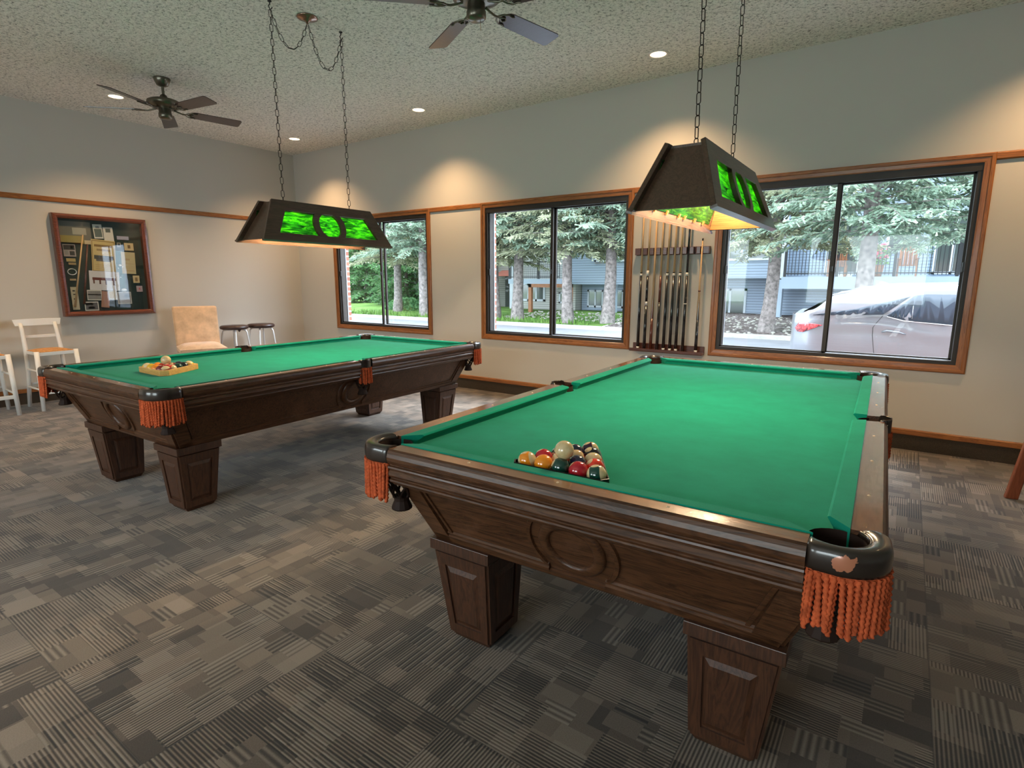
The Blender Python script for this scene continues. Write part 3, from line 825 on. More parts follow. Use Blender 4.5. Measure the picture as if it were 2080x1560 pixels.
def rack(name, label, T, cx, cy, th, side, thick, h, chamfer, mat, group=None):
    R_ = side / sqrt(3)
    def tri(off):
        rr = R_ - off * 2; A = [(rr * cos(a), rr * sin(a)) for a in (radians(90), radians(210), radians(330))]; out = []
        ch = chamfer - off * 0.6
        for i in range(3):
            a = Vector(A[i]); p = Vector(A[i - 1]); n = Vector(A[(i + 1) % 3])
            out.append(a + (p - a).normalized() * ch); out.append(a + (n - a).normalized() * ch)
        return out
    O, I = tri(0), tri(thick); n = 6
    vs = [(p.x, p.y, 0) for p in O] + [(p.x, p.y, h) for p in O] + [(p.x, p.y, h) for p in I] + [(p.x, p.y, 0) for p in I]
    mb = MB()
    for i in range(n):
        j = (i + 1) % n
        mb.add([vs[i], vs[j], vs[6 + j], vs[6 + i]], [(0, 1, 2, 3)]); mb.add([vs[6 + i], vs[6 + j], vs[12 + j], vs[12 + i]], [(0, 1, 2, 3)])
        mb.add([vs[12 + i], vs[12 + j], vs[18 + j], vs[18 + i]], [(0, 1, 2, 3)]); mb.add([vs[18 + i], vs[18 + j], vs[j], vs[i]], [(0, 1, 2, 3)])
    o = mb.build(name, mat, bevel=0.002)
    p = frame_pt(T, cx, cy, BED)
    o.location = p; o.rotation_euler = (0, 0, T[2] + th)
    return tag(o, label, 'ball rack', group)
def ball_set(T, cx, cy, layout, cue, grp, where):
    # layout: rows from the base (5) to the apex (1); base on the near (-y) side
    d = BR * 2 + 0.0006
    base = cy - d * sqrt(3) / 2 * 4 / 3
    for r, row in enumerate(layout):
        for i, (c, s, rot, lab) in enumerate(row):
            x = cx + (i - (4 - r) / 2) * d; y = base + r * d * sqrt(3) / 2
            ball(frame_pt(T, x, y, BED + BR), c, s, rot, lab + ' ' + where, grp)
    x = cx + cue[0] * d; y = base + cue[1] * d * sqrt(3) / 2
    ball(frame_pt(T, x, y, BED + BR + d * 0.8165), 'cue', False, (0, 0, 0), 'cream cue ball resting on top of the racked balls ' + where, grp, 'cue_ball')
A = lambda x, y, z: (radians(x), radians(y), radians(z))
W1 = 'on the near table'
L1 = [[('orange', True, A(0, 70, 20), 'orange striped ball at the left end of the base row'), ('orange', False, A(0, 30, 0), 'solid orange ball, second in base row'),
       ('green', False, A(0, 30, 30), 'solid dark green ball in the middle of the base row'), ('crimson', False, A(20, 40, 10), 'solid crimson ball, fourth in the base row'), ('green', True, A(0, 78, 15), 'green striped ball at the right corner of the base row')],
      [('crimson', False, A(0, 60, 0), 'solid crimson ball behind the two orange ones'), ('maroon', True, A(70, 20, 0), 'dark red striped ball left of the cue ball'),
       ('navy', False, A(0, 20, 0), 'solid near-black blue ball right of the cue ball'), ('red', False, A(0, 50, 40), 'solid bright orange-red ball behind the green stripe')],
      [('green', True, A(10, 60, 90), 'green striped ball half hidden behind the cue ball'), ('maroon', True, A(50, 40, 0), 'maroon striped ball right behind the cue ball'), ('red', True, A(15, 5, 0), 'cream topped ball with a red band at the right side')],
      [('navy', False, A(30, 60, 0), 'dark blue ball behind the cue ball near the apex'), ('black', False, A(0, 60, 60), 'solid black ball next to the apex ball')],
      [('purple', True, A(0, 66, 25), 'purple striped ball at the apex')]]
R1X, R1Y = -0.064, -1.146
ball_set(T1, R1X, R1Y, L1, (0.0, 0.42), 'balls racked on the near table', W1)
rack('ball_rack', 'thin black triangle rack around the balls on the near pool table', T1, R1X, R1Y, 0, 0.352, 0.0035, 0.028, 0.030, M['black'], 'triangle ball racks')
W2 = 'on the far table'
L2 = [[('yellow', True, A(0, 40, 0), 'yellow striped ball in the left corner'), ('yellow', False, A(0, 30, 30), 'solid yellow ball beside the corner stripe'), ('orange', False, A(10, 60, 0), 'solid orange ball in the base row'),
       ('maroon', False, A(0, 80, 0), 'solid maroon ball in front'), ('maroon', True, A(0, 10, -50), 'maroon striped ball in the front corner')],
      [('orange', False, A(0, 50, 0), 'orange ball in the second row'), ('red', False, A(0, 60, 0), 'bright red ball under the cue ball'), ('crimson', False, A(0, 90, 0), 'crimson ball right of the cue ball'), ('red', True, A(0, 80, 30), 'red striped ball with a large cream end')],
      [('maroon', False, A(0, 60, 0), 'dark red ball in the third row'), ('maroon', True, A(60, 0, 0), 'maroon striped ball in the middle of the third row'), ('green', False, A(0, 55, -70), 'solid green ball at the right side')],
      [('navy', False, A(0, 60, 0), 'navy ball behind the green one'), ('black', False, A(0, 60, -70), 'solid black ball beside the apex')],
      [('yellow', True, A(0, 0, 0), 'cream and yellow ball at the apex')]]
R2X, R2Y = -0.095, -0.905
ball_set(T2, R2X, R2Y, L2, (-0.15, 1.3), 'balls racked on the far table', W2)
rack('ball_rack', 'light wooden triangle rack with blunt corners on the far pool table', T2, R2X, R2Y, -T2[2], 0.385, 0.012, 0.036, 0.050, M['pine'], 'triangle ball racks')

# ------------------------------------------------------------------ table lamps on chains
def chain_links(mb, pts, link=0.050, wd=0.013, r=0.0021):
    """oval links strung along a polyline"""
    P = [Vector(p) for p in pts]
    seg = [(P[i + 1] - P[i]).length for i in range(len(P) - 1)]; tot = sum(seg)
    pitch = link - 2.6 * r
    n = max(1, int(round(tot / pitch)))
    def at(s):
        s = max(0, min(tot, s))
        for i, L in enumerate(seg):
            if s <= L or i == len(seg) - 1: return P[i] + (P[i + 1] - P[i]) * (s / L if L else 0)
            s -= L
    for k in range(n):
        a, b = at(tot * k / n), at(tot * (k + 1) / n)
        t = (b - a).normalized(); c = (a + b) / 2
        ref = Vector((0.35, 0.94, 0)) if k % 2 else Vector((0.94, -0.35, 0))
        sd = (ref - t * ref.dot(t)).normalized()
        h = link / 2 - r
        loop = [c + t * ((h - wd * 0.7) * (1 if cos(q) > 0 else -1) + wd * 0.7 * cos(q)) * 1.0 + sd * (wd * 0.8 * sin(q)) for q in [2 * pi * j / 12 + 0.01 for j in range(12)]]
        mb.tube(loop, r, 5, closed=True)
def swag(a, b, sag, n=24):
    a, b = Vector(a), Vector(b); out = []
    for i in range(n + 1):
        f = i / n; p = a.lerp(b, f); p.z -= sag * 4 * f * (1 - f); out.append(p)
    return out
LHX, LHY, LTX, LTY, LZ0, LZ1 = 0.172, 0.560, 0.078, 0.428, 1.570, 1.842
def hanging_lamp(label, x, y, rz, canopy_dx=0.0):
    t = thing('pool_table_lamp', label, 'hanging lamp', (x, y, LZ0), rz, 'stained glass lamps over the pool tables')
    H = LZ1 - LZ0
    sl = sqrt(H * H + (LHX - LTX) ** 2)
    for s in (1, -1):
        U = Vector((-(LHX - LTX) * s, 0, H)).normalized(); S = Vector((0, s, 0)); N = S.cross(U)
        if N.x * s < 0: N = -N
        O = Vector((s * LHX, 0, 0))
        def mp(p, O=O, S=S, U=U, N=N): return O + S * p[0] + U * p[1] + N * (p[2] - 0.018)
        outer = [(-LHY, 0), (LHY, 0), (LTY, sl), (-LTY, sl)]
        z0, z1 = 0.050, sl - 0.075
        R_ = 0.138; c = (z0 + z1) / 2
        def circ(r, a0, a1, n=10): return [(r * cos(a0 + (a1 - a0) * k / n), c + r * sin(a0 + (a1 - a0) * k / n)) for k in range(n + 1)]
        aa = math.asin((z1 - c) / R_)
        right = [(0.428, z0)] + [(0.343, z1)] + circ(R_, aa, -aa)
        left = [(-x_, y_) for x_, y_ in right]
        ab = math.asin((z1 - c) / 0.092) if (z1 - c) < 0.092 else radians(62)
        zc = 0.092 * sin(ab)
        mid = circ(0.092, -ab, ab) + [(-x_, y_) for x_, y_ in reversed(circ(0.092, -ab, ab))]
        pn = holed(outer, [right, left, mid], 0.020)
        p = pn.xf(mp).build('side_panel', M['lampwood'], t, bevel=0.0025)
        lip = MB().box((-LHY, -0.006, -0.004), (LHY, 0.004, 0.024)).xf(mp); lip.build('lower_rim', M['lampwood'], p)
        for hole in (right, left, mid):
            xs = [q[0] for q in hole]; ys = [q[1] for q in hole]
            MB().box((min(xs) - 0.012, min(ys) - 0.012, -0.004), (max(xs) + 0.012, max(ys) + 0.012, -0.0005)).xf(mp).build('glass_pane', M['slag'], p)
            for q in ((min(xs) + (max(xs) - min(xs)) * 0.3), (min(xs) + (max(xs) - min(xs)) * 0.75)):
                MB().box((q - 0.008, min(ys) - 0.022, -0.010), (q + 0.008, min(ys) - 0.002, -0.003)).xf(mp).build('glass_clip', M['brass'], p)
    ins = 0.038
    for s in (1, -1):
        def q(xx, yy, zz): return (xx, s * yy, zz)
        yb, yt = LHY - ins, LTY - ins + 0.004
        wb, wt = LHX - 0.014, LTX - 0.014
        vs = [q(-wb, yb, 0.004), q(wb, yb, 0.004), q(wt, yt, H - 0.012), q(-wt, yt, H - 0.012), q(-wb, yb - 0.016, 0.004), q(wb, yb - 0.016, 0.004), q(wt, yt - 0.016, H - 0.012), q(-wt, yt - 0.016, H - 0.012)]
        MB().add(vs, [(0, 1, 2, 3), (7, 6, 5, 4), (0, 4, 5, 1), (1, 5, 6, 2), (2, 6, 7, 3), (3, 7, 4, 0)]).build('end_panel', M['lampwood'], t, bevel=0.002)
    # lining boards inside, lit warm by the bulbs
    for s in (1, -1):
        vs = [(-0.150, s * (LHY - ins - 0.018), 0.006), (0.150, s * (LHY - ins - 0.018), 0.006), (0.060, s * (LTY - ins - 0.014), H - 0.020), (-0.060, s * (LTY - ins - 0.014), H - 0.020)]
        vs2 = [(a_, b_ - s * 0.003, c_) for a_, b_, c_ in vs]
        MB().hexa(vs, vs2).build('inner_lining', M['lampwood_in'], t)
    top = MB().box((-LTX + 0.014, -LTY + 0.030, H - 0.022), (LTX - 0.014, LTY - 0.030, H - 0.010)).build('top_board', M['lampwood'], t)
    for yy in (-0.30, 0.0, 0.30):
        b = MB().sphere(0.028, (0, yy, H - 0.115), 16, 10, sc=(1, 1, 1.15)).build('bulb', M['bulb'], t)
        MB().lathe([(0.0, 0.0), (0.019, 0.0), (0.019, 0.045), (0.0, 0.045)], 16, (0, yy, H - 0.080)).build('socket', M['brass'], b)
        L = bpy.data.lights.new('bulb_light', 'POINT'); L.energy = LAMP_W; L.color = (1.0, 0.74, 0.46); L.shadow_soft_size = 0.03
        lo = bpy.data.objects.new('bulb_light', L); C.objects.link(lo); lo.location = (0, yy, H - 0.175); lo.parent = t
    top_z = HC - LZ0
    for s in (-1, 1):
        yy = s * 0.286
        mb = MB(); chain_links(mb, [(0, yy, H - 0.012), (0, yy, top_z - 0.055)]); mb.build('chain', M['chain'], t, recalc=False)
        hk = MB(); hk.lathe([(0, 0), (0.013, 0.0), (0.013, -0.006), (0.004, -0.010), (0.004, -0.022)], 12, (0, yy, top_z))
        hk.tube([(0, yy, top_z - 0.02), (0, yy - 0.010, top_z - 0.034), (0, yy, top_z - 0.052), (0, yy + 0.012, top_z - 0.044), (0, yy + 0.016, top_z - 0.034)], 0.0035, 6); hk.build('ceiling_hook', M['black'], t, recalc=False)
    cp = (canopy_dx, 0.0, top_z)
    MB().lathe([(0, 0), (0.070, 0), (0.072, -0.006), (0.062, -0.012), (0.034, -0.018), (0.012, -0.030), (0.007, -0.044), (0, -0.044)], 28, cp).build('canopy', M['canopy'], t)
    for s in (-1, 1):
        mb = MB(); a = (0, s * 0.286, top_z - 0.055); b = (cp[0], cp[1] + s * 0.006, top_z - 0.048)
        chain_links(mb, swag(a, b, 0.20 if s < 0 else 0.25)); mb.build('swag_chain', M['chain'], t, recalc=False)
    return t
hanging_lamp('dark wooden lamp with bright green glass hanging over the table by the memorabilia wall', -3.650, 2.712, 0.0)
hanging_lamp('dark wooden lamp with green glass hanging over the near pool table, seen from its end', -0.780, 2.718, 0.0)

# ------------------------------------------------------------------ recessed downlights
def downlight(label, x, y):
    t = thing('recessed_downlight', label, 'ceiling light', (x, y, HC), 0, 'recessed downlights in the popcorn ceiling')
    MB().lathe([(0.062, 0.02), (0.064, -0.004), (0.082, -0.007), (0.088, -0.003), (0.088, 0.0)], 32).build('trim_ring', M['white'], t)
    MB().lathe([(0, -0.0015), (0.040, -0.003), (0.064, -0.001)], 32).build('lens', M['downlight_glow'], t)
    L = bpy.data.lights.new('downlight_beam', 'SPOT'); L.energy = SPOT_W; L.spot_size = radians(118); L.spot_blend = 0.85; L.color = (1.0, 0.62, 0.31); L.shadow_soft_size = 0.05
    lo = bpy.data.objects.new('downlight_beam', L); C.objects.link(lo); lo.location = (0, 0, -0.02); lo.parent = t
downlight('lit recessed downlight nearest above the large right window', -1.868, 4.734)
downlight('lit recessed downlight in the middle of the row along the window wall', -4.527, 4.711)
downlight('lit recessed downlight closest to the room corner', -6.734, 4.700)
downlight('lit recessed downlight seen behind the blade of the far ceiling fan', -6.711, 2.667)
downlight('lit recessed downlight above the right end of the window wall', 0.790, 4.740)
downlight('lit recessed downlight over the white bar stools', -6.700, 0.500)
for _x, _w in ((-4.6, 'left'), (-2.6, 'right')):  # extra lamps added out of view to warm the near floor
    downlight('added unseen downlight warming the near floor, %s one of the back row' % _w, _x, -1.70)

# ------------------------------------------------------------------ ceiling fans
def fan(label, x, y, phase, chain=False):
    t = thing('ceiling_fan', label, 'ceiling fan', (x, y, HC), 0, 'ceiling fans')
    MB().lathe([(0, 0), (0.068, 0), (0.070, -0.008), (0.062, -0.030), (0.045, -0.062), (0.022, -0.072), (0, -0.072)], 28).build('canopy', M['bronze'], t)
    MB().lathe([(0.012, -0.07), (0.012, -0.16)], 14).build('downrod', M['bronze'], t)
    MB().lathe([(0.012, -0.135), (0.028, -0.148), (0.032, -0.165), (0.060, -0.176), (0.110, -0.186), (0.138, -0.200), (0.142, -0.216), (0.134, -0.240), (0.100, -0.256), (0.060, -0.262), (0, -0.262)], 36).build('motor_housing', M['bronze'], t)
    MB().lathe([(0.050, -0.258), (0.052, -0.300), (0.056, -0.305), (0.056, -0.335), (0.045, -0.348), (0.0, -0.352)], 28).build('switch_housing', M['bronze'], t)
    for k in range(5):
        a = phase + 2 * pi * k / 5
        Rm = Matrix.Rotation(a, 4, 'Z')
        tilt = Matrix.Rotation(radians(-13), 4, 'X')
        arm = MB()
        arm.tube([(0.075, 0, -0.262), (0.11, 0, -0.272), (0.145, 0, -0.280), (0.175, 0, -0.279)], 0.007, 6)
        for s in (-1, 1):
            arm.tube([(0.165, 0, -0.279), (0.185, s * 0.030, -0.279 - s * 0.006), (0.215, s * 0.045, -0.279 - s * 0.010), (0.245, s * 0.040, -0.279 - s * 0.009), (0.262, s * 0.048, -0.279 - s * 0.010)], 0.0055, 6)
            arm.tube([(0.185, 0, -0.280), (0.215, s * 0.018, -0.280 - s * 0.004), (0.235, 0, -0.280)], 0.005, 6)
        ao = arm.xf(lambda p, Rm=Rm: Rm @ p).build('blade_iron', M['bronze'], t, recalc=False)
        o_ = []
        r0, r1, w0, w1 = 0.200, 0.660, 0.058, 0.066
        for q in range(9):
            an = pi / 2 + pi * q / 8; o_.append((r0 + 0.055 + 0.055 * cos(an), w0 * sin(an)))
        for q in range(7):
            an = -pi / 2 + (pi / 2) * q / 6; o_.append((r1 - 0.022 + 0.022 * cos(an), -w1 + 0.022 + 0.022 * sin(an)))
        for q in range(7):
            an = (pi / 2) * q / 6; o_.append((r1 - 0.022 + 0.022 * cos(an), w1 - 0.022 + 0.022 * sin(an)))
        bl = MB().prism(o_, -0.003, 0.003)
        bl.xf(lambda p, Rm=Rm, tilt=tilt: Rm @ (tilt @ p + Vector((0, 0, -0.272)))).build('blade', M['blade'], t)
    if chain: MB().tube([(0.03, 0, -0.35), (0.032, 0, -0.41)], 0.0014, 5).build('pull_chain', M['brass'], t)
    return t
fan('dark bladed ceiling fan over the far pool table near the memorabilia wall', -5.780, 2.690, radians(7.5), False)
fan('dark bladed ceiling fan cut off by the top edge, nearest the camera', -2.190, 2.770, radians(8), True)

# ------------------------------------------------------------------ cue rack and cues
def cue_rack():
    t = thing('cue_rack', 'dark mahogany two piece cue rack on the wall between two windows', 'cue rack', (-1.850, YF, 0.63))
    x0, x1 = -0.350, 0.350
    pos = CUEX
    outer = [(x0, 0), (x1, 0)]
    # upper board with notches open to the front, seen as small gaps
    up = MB(); cur = x0
    up.box((x0, -0.016, 0.915), (x1, 0, 0.985))
    slots = [p + 1.850 for p in pos] + [-1.625 + 1.850]
    for sx in sorted(slots):
        up.box((cur, -0.058, 0.918), (sx - 0.012, -0.016, 0.982)); cur = sx + 0.012
    up.box((cur, -0.058, 0.918), (x1, -0.016, 0.982))
    up.build('notched_board', M['rack_wood'], t, bevel=0.003)
    lo = MB(); lo.box((x0, -0.018, 0.0), (x1, 0, 0.075)); lo.box((x0 - 0.004, -0.105, 0.0), (x1 + 0.004, -0.018, 0.022)); lo.box((x0 - 0.004, -0.108, 0.004), (x1 + 0.004, -0.098, 0.030))
    lo.build('base_shelf', M['rack_wood'], t, bevel=0.003)
CUEX = [-2.132, -2.066, -2.002, -1.937, -1.874, -1.811, -1.753, -1.688, -1.565]
cue_rack()
def cue(x, kind, label):
    z0 = 0.653; y = YF - 0.062; yt = YF - 0.045
    Lc = 1.03 if kind == 'short' else 1.46
    t = thing('pool_cue', label, 'pool cue', (x, y, z0), 0, 'cues in the wall rack')
    lean = (0.017) / 0.93
    def P(z): return (0.0, lean * z, z)
    def seg(name, a, b, ra, rb, mat, parent=t): return MB().tube([P(a), P(b)], [ra, rb], 12).build(name, mat, parent)
    rad = lambda z: 0.0148 + (0.0062 - 0.0148) * min(1, z / 1.46)
    J = 0.70
    if kind == 'black':
        seg('bumper', 0, 0.020, 0.013, 0.0150, M['white']); seg('butt', 0.020, J, 0.0150, rad(J) + 0.001, M['cue_black']); seg('joint_collar', J, J + 0.022, rad(J) + 0.0012, rad(J) + 0.0010, M['white'])
        seg('collar_ring', J + 0.022, J + 0.032, rad(J) + 0.0012, rad(J) + 0.0012, M['black']); seg('shaft', J + 0.032, Lc, rad(J), 0.0062, M['maple'])
    elif kind == 'ringed':
        seg('butt', 0, 0.42, 0.0150, rad(0.42) + 0.001, M['cue_black']); seg('butt_ring', 0.42, 0.455, rad(0.42) + 0.0014, rad(0.44) + 0.0012, M['chrome']); seg('forearm', 0.455, J, rad(0.45), rad(J), M['cue_black'])
        seg('joint_collar', J, J + 0.05, rad(J) + 0.0012, rad(J) + 0.001, M['white']); seg('shaft', J + 0.05, Lc, rad(J), 0.0062, M['maple'])
    elif kind == 'points':
        seg('butt', 0, 0.30, 0.0150, rad(0.3), M['cue_brown']); seg('shaft', 0.30, Lc, rad(0.3), 0.0062, M['maple'])
        points(t, P, rad, 0.30, 0.56, M['cue_brown'])
    elif kind == 'brown':
        seg('butt', 0, 0.45, 0.0150, rad(0.45), M['cue_black']); seg('forearm', 0.45, J, rad(0.45), rad(J), M['cue_brown']); seg('shaft', J, Lc, rad(J), 0.0062, M['maple'])
    elif kind == 'allblack':
        seg('butt', 0, J, 0.0150, rad(J) + 0.001, M['cue_black']); seg('joint_collar', J, J + 0.028, rad(J) + 0.0013, rad(J) + 0.0012, M['white']); seg('shaft', J + 0.028, Lc, rad(J) + 0.0008, 0.0068, M['cue_black'])
        seg('butt_ring', 0.44, 0.448, rad(0.44) + 0.0016, rad(0.44) + 0.0016, M['white'])
    else:
        r2 = lambda z: 0.0150 + (0.0062 - 0.0150) * min(1, z / Lc)
        seg('bumper', 0, 0.020, 0.013, 0.0150, M['white']); seg('butt', 0.02, 0.30, 0.0150, r2(0.3), M['cue_black']); seg('shaft', 0.30, Lc - 0.02, r2(0.3), 0.0062, M['maple'])
        seg('tip', Lc - 0.02, Lc, 0.0068, 0.0068, M['black']); seg('joint_ring', 0.555, 0.568, r2(0.55) + 0.0012, r2(0.56) + 0.0012, M['cue_brown'])
        points(t, P, r2, 0.30, 0.50, M['cue_black'])
def points(t, P, rad, z0, z1, mat):
    m = MB(); n = 4
    for k in range(n):
        a = 2 * pi * k / n + 0.4
        def q(da, z): c = P(z); r = rad(z) + 0.0006; return (c[0] + r * cos(a + da), c[1] + r * sin(a + da), z)
        m.add([q(-0.72, z0), q(-0.36, z0), q(0, z0), q(0.36, z0), q(0.72, z0), q(-0.34, (z0 + z1) / 2), q(0, (z0 + z1) / 2), q(0.34, (z0 + z1) / 2), q(0, z1)],
              [(0, 1, 5), (1, 2, 6, 5), (2, 3, 7, 6), (3, 4, 7), (5, 6, 8), (6, 7, 8)])
    m.build('inlaid_points', mat, t, recalc=False)
for x, k_, lb in zip(CUEX, ['black', 'ringed', 'points', 'brown', 'black', 'black', 'black', 'allblack', 'short'],
                 ['black-butted cue with a white bumper at the end of the rack beside the middle window', 'black-butted cue with a silver ring halfway down, second in the rack',
                  'pale maple cue with reddish brown points, third in the rack', 'red-brown cue with a plain joint, next to the pointed maple one',
                  'black-butted cue with a white collar, beside the red-brown cue', 'black-butted cue with a white collar, sixth in the rack',
                  'black-butted cue with a white collar, beside the all-black cue', 'all-black cue with a white ring at its joint', 'short pale cue with black points standing alone near the right window']):
    cue(x, k_, lb)

# ------------------------------------------------------------------ memorabilia frame on the left wall
def shadow_box():
    t = thing('memorabilia_case', 'large cherry framed glass case of billiards memorabilia on a dark green mat', 'framed display', (XL, 2.705, 1.461))
    hy, hz, dp = 0.455, 0.552, 0.082
    # local axes: y to the right as seen, z up, x out of the wall
    prof = [(0.0, 0.0), (0.0, dp - 0.014), (0.008, dp), (0.026, dp + 0.004), (0.044, dp - 0.004), (0.052, dp - 0.014), (0.052, 0.0)]
    cs = [(-hy, -hz), (hy, -hz), (hy, hz), (-hy, hz)]
    for i in range(4):
        a, b = cs[i], cs[(i + 1) % 4]; c0 = []; c1 = []
        for d, o_ in prof:
            f = 1 - d / hy; g_ = 1 - d / hz
            c0.append((o_, a[0] * f, a[1] * g_)); c1.append((o_, b[0] * f, b[1] * g_))
        n = len(prof); m = MB(); m.add(c0 + c1, [(k, (k + 1) % n, n + (k + 1) % n, n + k) for k in range(n)])
        m.build('frame_board', M['cherry'], t)
    bk = MB().box((0.004, -hy + 0.045, -hz + 0.045), (0.012, hy - 0.045, hz - 0.045)).build('mat_board', M['matboard'], t)
    MB().box((0.060, -hy + 0.048, -hz + 0.048), (0.063, hy - 0.048, hz - 0.048)).build('glass', M['case_glass'], t)
    S = 1 / 1.0
    def uv(a, b):   # fractions across (0..1 left to right) and down (0..1) of the mat
        return (-hy + 0.052 + a * (2 * hy - 0.104), hz - 0.052 - b * (2 * hz - 0.104))
    mats = {}
    def mat(col):
        if col not in mats: mats[col] = plain('print_%d' % len(mats), col, 0.75)
        return mats[col]
    lay = [0.0]
    def sheet(name, a0, b0, a1, b1, col, rot=0.0, inner=None, z=None, label=None, dec=None):
        lay[0] += 0.0008; zz = 0.013 + lay[0]
        y0, z0 = uv(a0, b1); y1, z1 = uv(a1, b0)
        cy, cz = (y0 + y1) / 2, (z0 + z1) / 2; hw_, hh = (y1 - y0) / 2, (z1 - z0) / 2
        def R(p): c, s = cos(radians(rot)), sin(radians(rot)); return Vector((p[0], cy + c * p[1] - s * p[2], cz + s * p[1] + c * p[2]))
        o = MB().box((zz, -hw_, -hh), (zz + 0.0012, hw_, hh)).xf(R).build(name, mat(col), bk)
        if label: o['label'] = label
        if inner:
            m = MB()
            mm = []
            for (u0, v0, u1, v1, cc) in inner:
                mm.append(mat(cc)); m.box((zz + 0.0013, -hw_ + u0 * 2 * hw_, -hh + v0 * 2 * hh), (zz + 0.0016, -hw_ + u1 * 2 * hw_, -hh + v1 * 2 * hh), len(mm) - 1)
            m.xf(R); me = m.mesh(name + '_print', mm)
            # merged into the sheet as its printed face
            base = o.data; k0 = len(base.materials)
            vs = [tuple(v.co) for v in base.vertices] + m.v; n0 = len(base.vertices)
            fs = [tuple(p.vertices) for p in base.polygons] + [tuple(i + n0 for i in f) for f in m.f]
            me2 = bpy.data.meshes.new(name); me2.from_pydata(vs, [], fs)
            me2.materials.append(base.materials[0])
            for q in mm: me2.materials.append(q)
            me2.polygons.foreach_set('material_index', [0] * len(base.polygons) + [i + 1 for i in m.mi]); me2.update()
            o.data = me2; bpy.data.meshes.remove(me)
        return o
    K = (0.03, 0.03, 0.03); Wt = (0.62, 0.60, 0.55); Cr = (0.55, 0.43, 0.24); Gy = (0.25, 0.25, 0.25); Tn = (0.42, 0.30, 0.16)
    sheet('landscape_print', 0.01, 0.02, 0.38, 0.26, (0.13, 0.13, 0.11), 0, [(0, 0, 0.75, 0.36, (0.28, 0.23, 0.07)), (0.42, 0.42, 0.85, 0.72, (0.30, 0.30, 0.26)), (0.76, 0.0, 1.0, 0.18, (0.5, 0.42, 0.28)), (0, -0.0, 0.7, 0.05, (0.45, 0.40, 0.22))], label='dusky landscape picture with a yellow field')
    sheet('portrait_card', 0.41, 0.035, 0.52, 0.19, Wt, 3, [(0.10, 0.10, 0.90, 0.68, (0.10, 0.13, 0.12)), (0.3, 0.72, 0.7, 0.88, Gy)], label='white card with a dark green panel')
    sheet('portrait_card', 0.53, 0.06, 0.65, 0.25, Wt, 2, [(0.25, 0.70, 0.75, 0.92, (0.10, 0.12, 0.11))], label='white card with a small dark bird emblem')
    sheet('paper_strip', 0.69, 0.15, 0.84, 0.19, (0.35, 0.35, 0.45), 0, label='narrow lavender strip')
    sheet('small_photo', 0.68, 0.225, 0.73, 0.275, (0.30, 0.26, 0.22), 0, [(0.2, 0.2, 0.8, 0.8, K)])
    sheet('stamp_card', 0.77, 0.225, 0.89, 0.31, Cr, 0, [(0.36, 0.28, 0.66, 0.74, (0.16, 0.10, 0.04))])
    sheet('billiard_cloth_sample', 0.63, 0.32, 0.73, 0.76, (0.035, 0.12, 0.12), 0, label='teal cloth strip')
    sheet('old_letter', 0.71, 0.33, 0.89, 0.58, (0.50, 0.42, 0.24), -2, [(0.05, 0.46, 0.95, 0.475, Tn), (0.2, 0.62, 0.6, 0.70, Tn), (0.1, 0.12, 0.9, 0.16, Tn)], label='yellowed document with a fold')
    sheet('poster', 0.35, 0.205, 0.64, 0.57, (0.56, 0.43, 0.19), -4, [(0.03, 0.03, 0.97, 0.05, (0.2, 0.13, 0.05)), (0.03, 0.95, 0.97, 0.97, (0.2, 0.13, 0.05)), (0.03, 0.03, 0.05, 0.97, (0.2, 0.13, 0.05)), (0.95, 0.03, 0.97, 0.97, (0.2, 0.13, 0.05)),
          (0.12, 0.78, 0.88, 0.85, (0.24, 0.15, 0.06)), (0.22, 0.66, 0.80, 0.72, (0.30, 0.20, 0.08)), (0.10, 0.40, 0.92, 0.52, (0.07, 0.07, 0.06)), (0.18, 0.34, 0.80, 0.40, (0.12, 0.11, 0.09)), (0.15, 0.22, 0.85, 0.235, Tn), (0.15, 0.16, 0.85, 0.175, Tn), (0.15, 0.10, 0.85, 0.115, Tn)], label='yellowed vintage poster with a dark billiard table drawing')
    sheet('table_photo', 0.285, 0.555, 0.655, 0.77, (0.62, 0.60, 0.62), -3, [(0.10, 0.52, 0.88, 0.66, (0.13, 0.035, 0.025)), (0.12, 0.34, 0.17, 0.52, (0.10, 0.03, 0.02)), (0.32, 0.32, 0.37, 0.52, (0.10, 0.03, 0.02)), (0.52, 0.30, 0.57, 0.52, (0.10, 0.03, 0.02)), (0.78, 0.28, 0.83, 0.52, (0.10, 0.03, 0.02))], label='white print of a dark red billiard table')
    sheet('group_photo', 0.03, 0.27, 0.17, 0.40, (0.34, 0.30, 0.30), 0, [(0.05, 0.55, 0.95, 0.95, K), (0.12, 0.12, 0.4, 0.5, Gy), (0.5, 0.10, 0.9, 0.45, K), (0.62, 0.62, 0.86, 0.9, (0.4, 0.36, 0.33))])
    sheet('name_tag', 0.05, 0.42, 0.155, 0.455, (0.40, 0.30, 0.12), 0); sheet('name_tag', 0.07, 0.465, 0.155, 0.49, (0.30, 0.22, 0.10), 0)
    sheet('name_tag', 0.06, 0.64, 0.13, 0.66, (0.40, 0.28, 0.16), 0)
    y, z = uv(0.10, 0.565)
    MB().tube([(0.016, y + 0.040 * cos(2 * pi * k / 24), z + 0.032 * sin(2 * pi * k / 24)) for k in range(24)], 0.0045, 6, closed=True).build('silver_ring', M['chrome'], bk)
    sheet('checklist_card', 0.05, 0.73, 0.13, 0.98, (0.50, 0.45, 0.32), 0, [(0.25, 0.8, 0.6, 0.86, K), (0.3, 0.65, 0.65, 0.70, K), (0.3, 0.45, 0.5, 0.5, K)])
